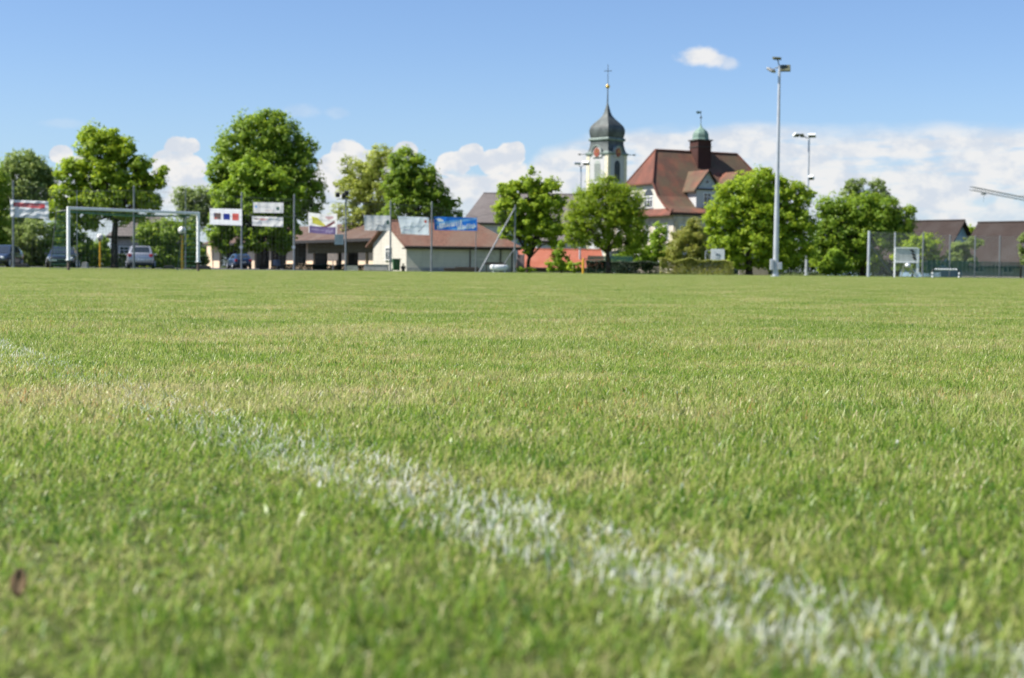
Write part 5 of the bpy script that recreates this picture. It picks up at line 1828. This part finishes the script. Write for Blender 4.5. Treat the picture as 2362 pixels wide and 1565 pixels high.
# ------------------------------------------------------------------ ball court on the right
CP = [(2003, 534, 114), (2063, 537, 116), (2128, 538, 118.5), (2190, 544, 121), (2248, 545, 123.5), (2305, 545, 126), (2361, 546, 128.5), (2425, 547, 131), (2490, 548, 133.5)]
CW = []
clb = ['thick pale corner post of the ball court fence', 'court fence post behind the white board', 'court fence post right of the white board',
       'court fence post in front of the blue-grey gable', 'court fence post in the gap between the brown houses', 'court fence post before the cut-off brown house', 'court fence post at the right edge of the photo',
       'court fence post past the right edge', 'farthest court fence post past the right edge']
for k, (px, py, D) in enumerate(CP):
    b = Vector((gx(px, D), D, 0))
    h = top_z(px, py, D)
    CW.append((b, h))
    if px > 2400:
        continue
    t = thing('court_post', clb[k], 'post', b, 0, 'posts of the ball court fence')
    MB().tube((0, 0, 0), (0, 0, h), 0.11 if k == 0 else 0.065, 0.10 if k == 0 else 0.06, 10).build('pole', M_GALVL if k < 2 else M_GALV, t)
    MB().tube((0, 0, h), (0, 0, h + 0.04), 0.09, 0.05, 10).build('cap', M_GALV, t)
    if k == 0:
        q = wp(2060, 628, 115.5) - b
        MB().tube((0.05, 0, h * 0.72), (q.x, q.y, 0.02), 0.05, n=8).build('brace', M_GALV, t)
o = CW[0][0]
t = thing('court_fence', 'grey wire mesh fence round the ball court with a green screen along its foot', 'fence', o)
m = MB()
for (a, ha), (b, hb_) in zip(CW, CW[1:]):
    net_lines(m, [a - o + Vector((0, 0, ha)), b - o + Vector((0, 0, hb_)), b - o + Vector((0, 0, 0.03)), a - o + Vector((0, 0, 0.03))], 24, 26, 0.0055)
m.build('wire_mesh', simple('court_wire', (0.20, 0.22, 0.22), 0.6, 0.1), t)
m = MB()
for (a, ha), (b, hb_) in list(zip(CW, CW[1:]))[2:]:
    zt = top_z(2200, 602, 122)
    a2, b2 = a - o + Vector((0, -0.06, 0)), b - o + Vector((0, -0.06, 0))
    n = 30
    for i in range(n):
        p, q = a2.lerp(b2, i / n), a2.lerp(b2, (i + 0.52) / n)
        m.add([p + Vector((0, 0, 0.02)), q + Vector((0, 0, 0.02)), q + Vector((0, 0, zt)), p + Vector((0, 0, zt))], [(0, 1, 2, 3)])
        m.add([v + Vector((0, 0.01, 0)) for v in (p + Vector((0, 0, 0.02)), q + Vector((0, 0, 0.02)), q + Vector((0, 0, zt)), p + Vector((0, 0, zt)))], [(3, 2, 1, 0)])
m.build('green_screen', simple('green_screen', (0.06, 0.16, 0.14), 0.7), t)

b = Vector((gx(2064, 108), 108, 0))
t = thing('white_board', 'white rectangular board on two pale legs beside the court corner', 'board', b, 0.02)
z1, z0 = top_z(2088, 573, 108), top_z(2088, 605, 108)
wd = gx(2112, 108) - gx(2062, 108)
MB().box((wd / 2, 0, (z0 + z1) / 2), (wd, 0.05, z1 - z0)).build('panel', simple('board_grey_white', (0.50, 0.52, 0.50), 0.5), t, bevel=0.01)
fr = MB()
fr.box((wd / 2, -0.04, z1 + 0.02), (wd + 0.1, 0.07, 0.08)).box((wd / 2, -0.04, z0 - 0.02), (wd + 0.1, 0.07, 0.06)).build('frame', M_WHITE, t)
for x_, w_ in ((0.0, 0.07), (wd + 0.08, 0.17)):
    MB().box((x_, 0.02, z1 / 2), (w_, 0.10, z1)).build('leg', M_WHITE, t)
e = MB()
for k, (v0, v1) in enumerate(((0.10, 0.30), (0.34, 0.56), (0.6, 0.85))):
    x_ = wd * 0.80
    e.prism([(x_ - 0.22 + 0.1 * k, -0.034, z1 - (z1 - z0) * v0), (x_ - 0.02 + 0.1 * k, -0.034, z1 - (z1 - z0) * v0), (x_ + 0.20 + 0.06 * k, -0.034, z1 - (z1 - z0) * v1), (x_ + 0.06 * k, -0.034, z1 - (z1 - z0) * v1)], (0, -0.006, 0))
e.build('emblem', M_BLACK, t)
MB().tube((wd * 0.55, 0.05, z0), (wd + 0.5, 1.5, 0), 0.05, n=8).tube((wd * 0.45, 0.05, z0), (0.8, 1.2, 0), 0.035, n=8).build('strut', M_GALVL, t)
MB().lathe([(0.05, -0.16), (0.20, -0.12), (0.22, 0), (0.19, 0.12), (0.04, 0.16)], 14, (wd * 0.58, -0.12, top_z(2088, 613, 108))).build('bell', M_GALVL, t, smooth=True)

# mini goal with banded poles
b = Vector((gx(2151, 97), 97, 0))
wd = gx(2213, 97) - gx(2151, 97)
h = top_z(2180, 622, 97)
t = thing('mini_goal', 'small goal with white and dark banded poles at the court fence', 'mini goal', b, 0.02)
MB().tube((0.08, 0, h), (wd - 0.08, 0, h), 0.042, n=10).build('crossbar', M_BLACK, t)
m = MB()
nb = 8
for i in range(nb):
    x_ = 0.12 + (wd - 0.24) * (i + 0.5) / nb
    m.tube((x_ - 0.065, 0, h), (x_ + 0.065, 0, h), 0.052, n=10)
m.build('white_band', M_WHITE, t)
for x_ in (0.0, wd):
    p = MB().tube((x_, 0, 0), (x_, 0, h - 0.10), 0.042, n=10).tube((x_, 0, h - 0.10), (x_ + (0.09 if x_ == 0 else -0.09), 0, h), 0.042, n=10).build('post', M_BLACK, t)
    m = MB()
    for zz in (0.10, 0.32, 0.55):
        if zz < h - 0.15:
            m.tube((x_, 0, zz - 0.055), (x_, 0, zz + 0.055), 0.056, n=10)
    m.build('white_band', M_WHITE, p)
m = MB()
net_lines(m, [(0.05, 0.03, h), (wd - 0.05, 0.03, h), (wd - 0.05, 0.7, 0.03), (0.05, 0.7, 0.03)], 16, 8, 0.003)
m.build('net', M_WIRE, t)

# white sign above the brown hedge
b = Vector((gx(1655, 123), 123, 0))
t = thing('sign_board', 'white sign board standing above the brownish hedge', 'sign', b)
z1, z0 = top_z(1655, 575, 123), top_z(1655, 600, 123)
wd = gx(1671, 123) - gx(1640, 123)
MB().box((0, 0, (z0 + z1) / 2), (wd, 0.05, z1 - z0)).build('panel', M_WHITE, t, bevel=0.01)
e = MB()
e.box((-0.05, -0.03, z0 + 0.42), (0.22, 0.01, 0.20)).box((0.16, -0.03, z0 + 0.36), (0.10, 0.01, 0.26)).box((-0.22, -0.03, z0 + 0.6), (0.06, 0.01, 0.06)).box((0.0, -0.03, z0 + 0.14), (0.34, 0.01, 0.05))
e.build('emblem', simple('sign_ink', (0.20, 0.24, 0.26), 0.6), t)
for x_ in (-0.40, 0.40):
    MB().tube((x_, 0.05, 0), (x_, 0.05, z1), 0.035).build('leg', M_GALV, t)
x0_ = gx(1627, 123) - b.x
MB().tube((x0_, 0.02, 0), (x0_, 0.02, z1 - 0.15), 0.03).tube((x0_, 0.02, z1 - 0.2), (-0.52, 0.02, z0 + 0.1), 0.02).tube((x0_, 0.02, z1 - 0.15), (-0.52, 0.02, z1 - 0.12), 0.02).build('side_frame', M_GALVL, t)

b = Vector((gx(1738, 134), 134, 0))
t = thing('garden_wall', 'low greyish wall seen between the trunks of the wide green tree', 'wall', b)
MB().box((0, 0, 0.5), (2.6, 0.2, 1.0)).box((0, 0, 1.03), (2.7, 0.28, 0.07)).build('wall', M_GREYP, t, bevel=0.01)
b = Vector((gx(1395, 130), 130, 0))
t = thing('green_fence', 'dark green fence panel glimpsed behind the dark hedge', 'fence', b)
m = MB()
for i in range(24):
    m.box((-1.4 + i * 0.16, 0, 0.75), (0.13, 0.03, 1.5))
m.box((0.45, 0.04, 1.3), (3.9, 0.05, 0.08)).box((0.45, 0.04, 0.3), (3.9, 0.05, 0.08))
m.build('boards', simple('dark_green_paint', (0.03, 0.10, 0.08), 0.6), t)

# ------------------------------------------------------------------ cars
def lerp(a, b, t_):
    return a + (b - a) * t_


def make_car(label, px, D, heading, paint, kind='hatch', L=4.2, W=1.76, H=1.46, plate_off=0.0):
    """local frame: x forward, y left, z up.  heading: direction the nose points, radians from world +x"""
    t = thing('parked_car', label, 'car', (gx(px, D), D, 0), heading, 'cars parked behind the pitch')
    hL = L / 2
    # belt line and bonnet outline over x (rear to front)
    if kind == 'hatch':
        st = [(-hL, 0.46, 0.70, 0.80), (-hL + 0.06, 0.34, 0.86, 0.90), (-hL + 0.35, 0.26, 0.93, 0.97), (-hL * 0.45, 0.22, 0.93, 1.0), (0.25 * hL, 0.22, 0.90, 1.0),
              (0.46 * hL, 0.22, 0.88, 0.99), (0.80 * hL, 0.25, 0.76, 0.95), (0.94 * hL, 0.30, 0.66, 0.88), (hL, 0.38, 0.55, 0.74)]
        cab = [(-hL + 0.10, -hL + 0.62), (0.50 * hL, 0.02 * hL)]
    else:
        st = [(-hL, 0.42, 0.78, 0.84), (-hL + 0.06, 0.34, 0.98, 0.93), (-hL + 0.30, 0.28, 1.03, 0.98), (-hL * 0.45, 0.24, 1.01, 1.0), (0.25 * hL, 0.24, 0.98, 1.0),
              (0.45 * hL, 0.24, 0.95, 0.99), (0.80 * hL, 0.27, 0.84, 0.95), (0.94 * hL, 0.32, 0.72, 0.88), (hL, 0.40, 0.60, 0.76)]
        cab = [(-hL + 0.12, -hL + 0.48), (0.46 * hL, 0.06 * hL)]
    vs, n = [], 12
    for x, zl, zb, wf in st:
        hw_ = W / 2 * wf
        ring = [(0, zl), (hw_ * 0.86, zl), (hw_ * 0.97, zl + 0.10), (hw_, lerp(zl, zb, 0.45)), (hw_ * 0.985, lerp(zl, zb, 0.82)), (hw_ * 0.90, zb), (0, zb + 0.035)]
        pts = ring + [(-a, b_) for a, b_ in reversed(ring[1:-1])]
        vs += [(x, a, b_) for a, b_ in pts]
    m = MB()
    fs = [(k * n + i, k * n + (i + 1) % n, (k + 1) * n + (i + 1) % n, (k + 1) * n + i) for k in range(len(st) - 1) for i in range(n)]
    fs += [tuple(range(n - 1, -1, -1)), tuple(range((len(st) - 1) * n, len(st) * n))]
    m.add(vs, fs)
    # greenhouse
    zb_r, zb_f = st[2][2] - 0.02, st[5][2] - 0.02
    (xr, xrt), (xf, xft) = cab
    bw, tw = W / 2 * 0.90, W / 2 * 0.70
    A = [(xr, -bw * 0.96, zb_r), (xf, -bw, zb_f), (xf, bw, zb_f), (xr, bw * 0.96, zb_r)]
    Tt = [(xrt, -tw, H - 0.05), (xft, -tw, H - 0.04), (xft, tw, H - 0.04), (xrt, tw, H - 0.05)]
    U = [(xrt + 0.22, -tw * 0.8, H), (xft - 0.28, -tw * 0.8, H), (xft - 0.28, tw * 0.8, H), (xrt + 0.22, tw * 0.8, H)]
    m.add(A + Tt + U, [(0, 1, 5, 4), (1, 2, 6, 5), (2, 3, 7, 6), (3, 0, 4, 7), (4, 5, 9, 8), (5, 6, 10, 9), (6, 7, 11, 10), (7, 4, 8, 11), (8, 9, 10, 11)])
    body = m.build('body', paint, t, smooth=False, bevel=0.035)
    for p_ in body.data.polygons:
        p_.use_smooth = True
    A, Tt = [Vector(v) for v in A], [Vector(v) for v in Tt]

    def pane(name, a, b_, c, d, f=(0.08, 0.92, 0.10, 0.90)):
        u0, u1, v0, v1 = f
        P = lambda u, v: a.lerp(b_, u).lerp(d.lerp(c, u), v)
        q = [P(u0, v0), P(u1, v0), P(u1, v1), P(u0, v1)]
        nn = (q[1] - q[0]).cross(q[3] - q[0]).normalized()
        cen = (q[0] + q[1] + q[2] + q[3]) / 4
        if nn.dot(cen - Vector((0, 0, 0.9))) < 0:
            nn = -nn
        MB().prism([v + nn * 0.010 for v in q], -nn * 0.03).build(name, M_GLASS, t)
    pane('windscreen', A[1], A[2], Tt[2], Tt[1], (0.06, 0.94, 0.12, 0.93))
    pane('rear_window', A[0], A[3], Tt[3], Tt[0], (0.10, 0.90, 0.18, 0.90))
    for s_, (i, j) in ((-1, (0, 1)), (1, (3, 2))):
        pane('side_window', A[i], A[j], Tt[j], Tt[i], (0.12, 0.46, 0.14, 0.88))
        pane('side_window', A[i], A[j], Tt[j], Tt[i], (0.50, 0.86, 0.14, 0.88))
    for xw in (-hL + 0.78, hL - 0.86):
        for s_ in (-1, 1):
            y0 = s_ * (W / 2 - 0.19)
            y1 = s_ * (W / 2 + 0.012)
            w = MB().tube((xw, y0, 0.315), (xw, y1, 0.315), 0.315, n=22).build('wheel', M_BLACK, t, bevel=0.02)
            rm = MB().tube((xw, y1 - s_ * 0.02, 0.315), (xw, y1 + s_ * 0.012, 0.315), 0.215, 0.205, n=18)
            for k in range(5):
                a_ = 2 * math.pi * k / 5
                rm.tube((xw, y1 + s_ * 0.016, 0.315), (xw + 0.19 * math.cos(a_), y1 + s_ * 0.016, 0.315 + 0.19 * math.sin(a_)), 0.028, n=4)
            rm.build('rim', M_RIM, w)
    for s_ in (-1, 1):
        MB().box((hL * 0.93, s_ * W * 0.345, st[7][2] - 0.03), (0.16, 0.30, 0.14), rz=-s_ * 0.35).build('headlight', M_LAMP, t, bevel=0.03)
        MB().box((-hL + 0.06, s_ * W * 0.385, st[1][2] - 0.09), (0.16, 0.24, 0.20), rz=s_ * 0.15).build('tail_light', M_TAIL, t, bevel=0.03)
        MB().box((xf - 0.16, s_ * (W / 2 + 0.05), zb_f + 0.05), (0.12, 0.20, 0.13)).build('mirror', paint, t, bevel=0.03)
    MB().box((hL + 0.005, 0, 0.46), (0.04, W * 0.52, 0.16)).build('grille', M_BLACK, t, bevel=0.01)
    MB().box((-hL + 0.02, 0, 0.34), (0.14, W * 0.80, 0.20)).box((hL - 0.08, 0, 0.27), (0.14, W * 0.74, 0.12)).build('bumper', M_BLACK, t, bevel=0.03)
    MB().box((hL + 0.035, plate_off, 0.50), (0.02, 0.46, 0.11)).build('licence_plate', M_WHITE, t)
    MB().box((-hL - 0.012, 0, 0.62), (0.03, 0.48, 0.12)).build('licence_plate', M_WHITE, t)
    return t


def paintm(name, c, metal=0.3):
    return simple(name, c, 0.28, metal, 0.05, 1.0, 0.5, 1.0)


M_RIM = simple('alloy', (0.55, 0.56, 0.58), 0.3, 0.8, 0.05)
M_LAMP = simple('lamp_lens', (0.70, 0.72, 0.75), 0.08, 0.2, 0.05)
M_TAIL = simple('tail_lens', (0.45, 0.02, 0.03), 0.15, 0, 0.1)
P_BLACK, P_NAVY = paintm('paint_black', (0.016, 0.015, 0.020)), paintm('paint_slate', (0.040, 0.048, 0.065))
P_SILV, P_SILV2 = paintm('paint_silver', (0.46, 0.47, 0.49), 0.5), paintm('paint_pale_silver', (0.34, 0.38, 0.42), 0.4)
P_BLUE = paintm('paint_blue', (0.020, 0.055, 0.13))
make_car('dark slate car cut off by the left edge, front to the camera', 3, 96.5, R(-88), P_NAVY, 'hatch', 4.3, 1.8, 1.44)
make_car('black car with its front towards the camera behind the goal\'s tall post', 145, 99, R(-78), P_BLACK, 'hatch', 4.3, 1.82, 1.42, plate_off=-0.45)
make_car('silver estate car seen from behind inside the goal frame', 325, 104, R(103), P_SILV, 'wagon', 4.5, 1.82, 1.56)
make_car('dark blue hatchback seen from behind under the maples', 551, 140, R(112), P_BLUE, 'hatch', 4.0, 1.72, 1.36)

# ------------------------------------------------------------------ dead leaf in the near turf
lp = wp(50, 1325, 1.12)
t = thing('dead_leaf', 'curled dark brown dead leaf in the near left grass', 'leaf', (lp.x, 1.12, -0.008), -0.3)
t.scale = (0.8, 0.8, 0.85)
m = MB()
nu = 7
vs = []
for i in range(nu):
    u = i / (nu - 1)
    w = 0.0095 * math.sin(math.pi * (0.08 + 0.9 * u)) + 0.001
    for j in range(5):
        v = (j - 2) / 2
        vs.append((v * w * 0.9, -0.004 * abs(v) - 0.004 + 0.006 * u, 0.012 + 0.024 * u + 0.003 * v * v))
fs = [(i * 5 + j, i * 5 + j + 1, (i + 1) * 5 + j + 1, (i + 1) * 5 + j) for i in range(nu - 1) for j in range(4)]
m.add(vs, fs)
o = m.build('blade', simple('dead_leaf_brown', (0.12, 0.075, 0.030), 0.6, 0, 0.4, 120), t, smooth=True)
sol = o.modifiers.new('thickness', 'SOLIDIFY')
sol.thickness = 0.0008
MB().tube((0, -0.002, 0.002), (0, -0.003, 0.014), 0.0006, n=5).build('stalk', M_DWOOD, t)
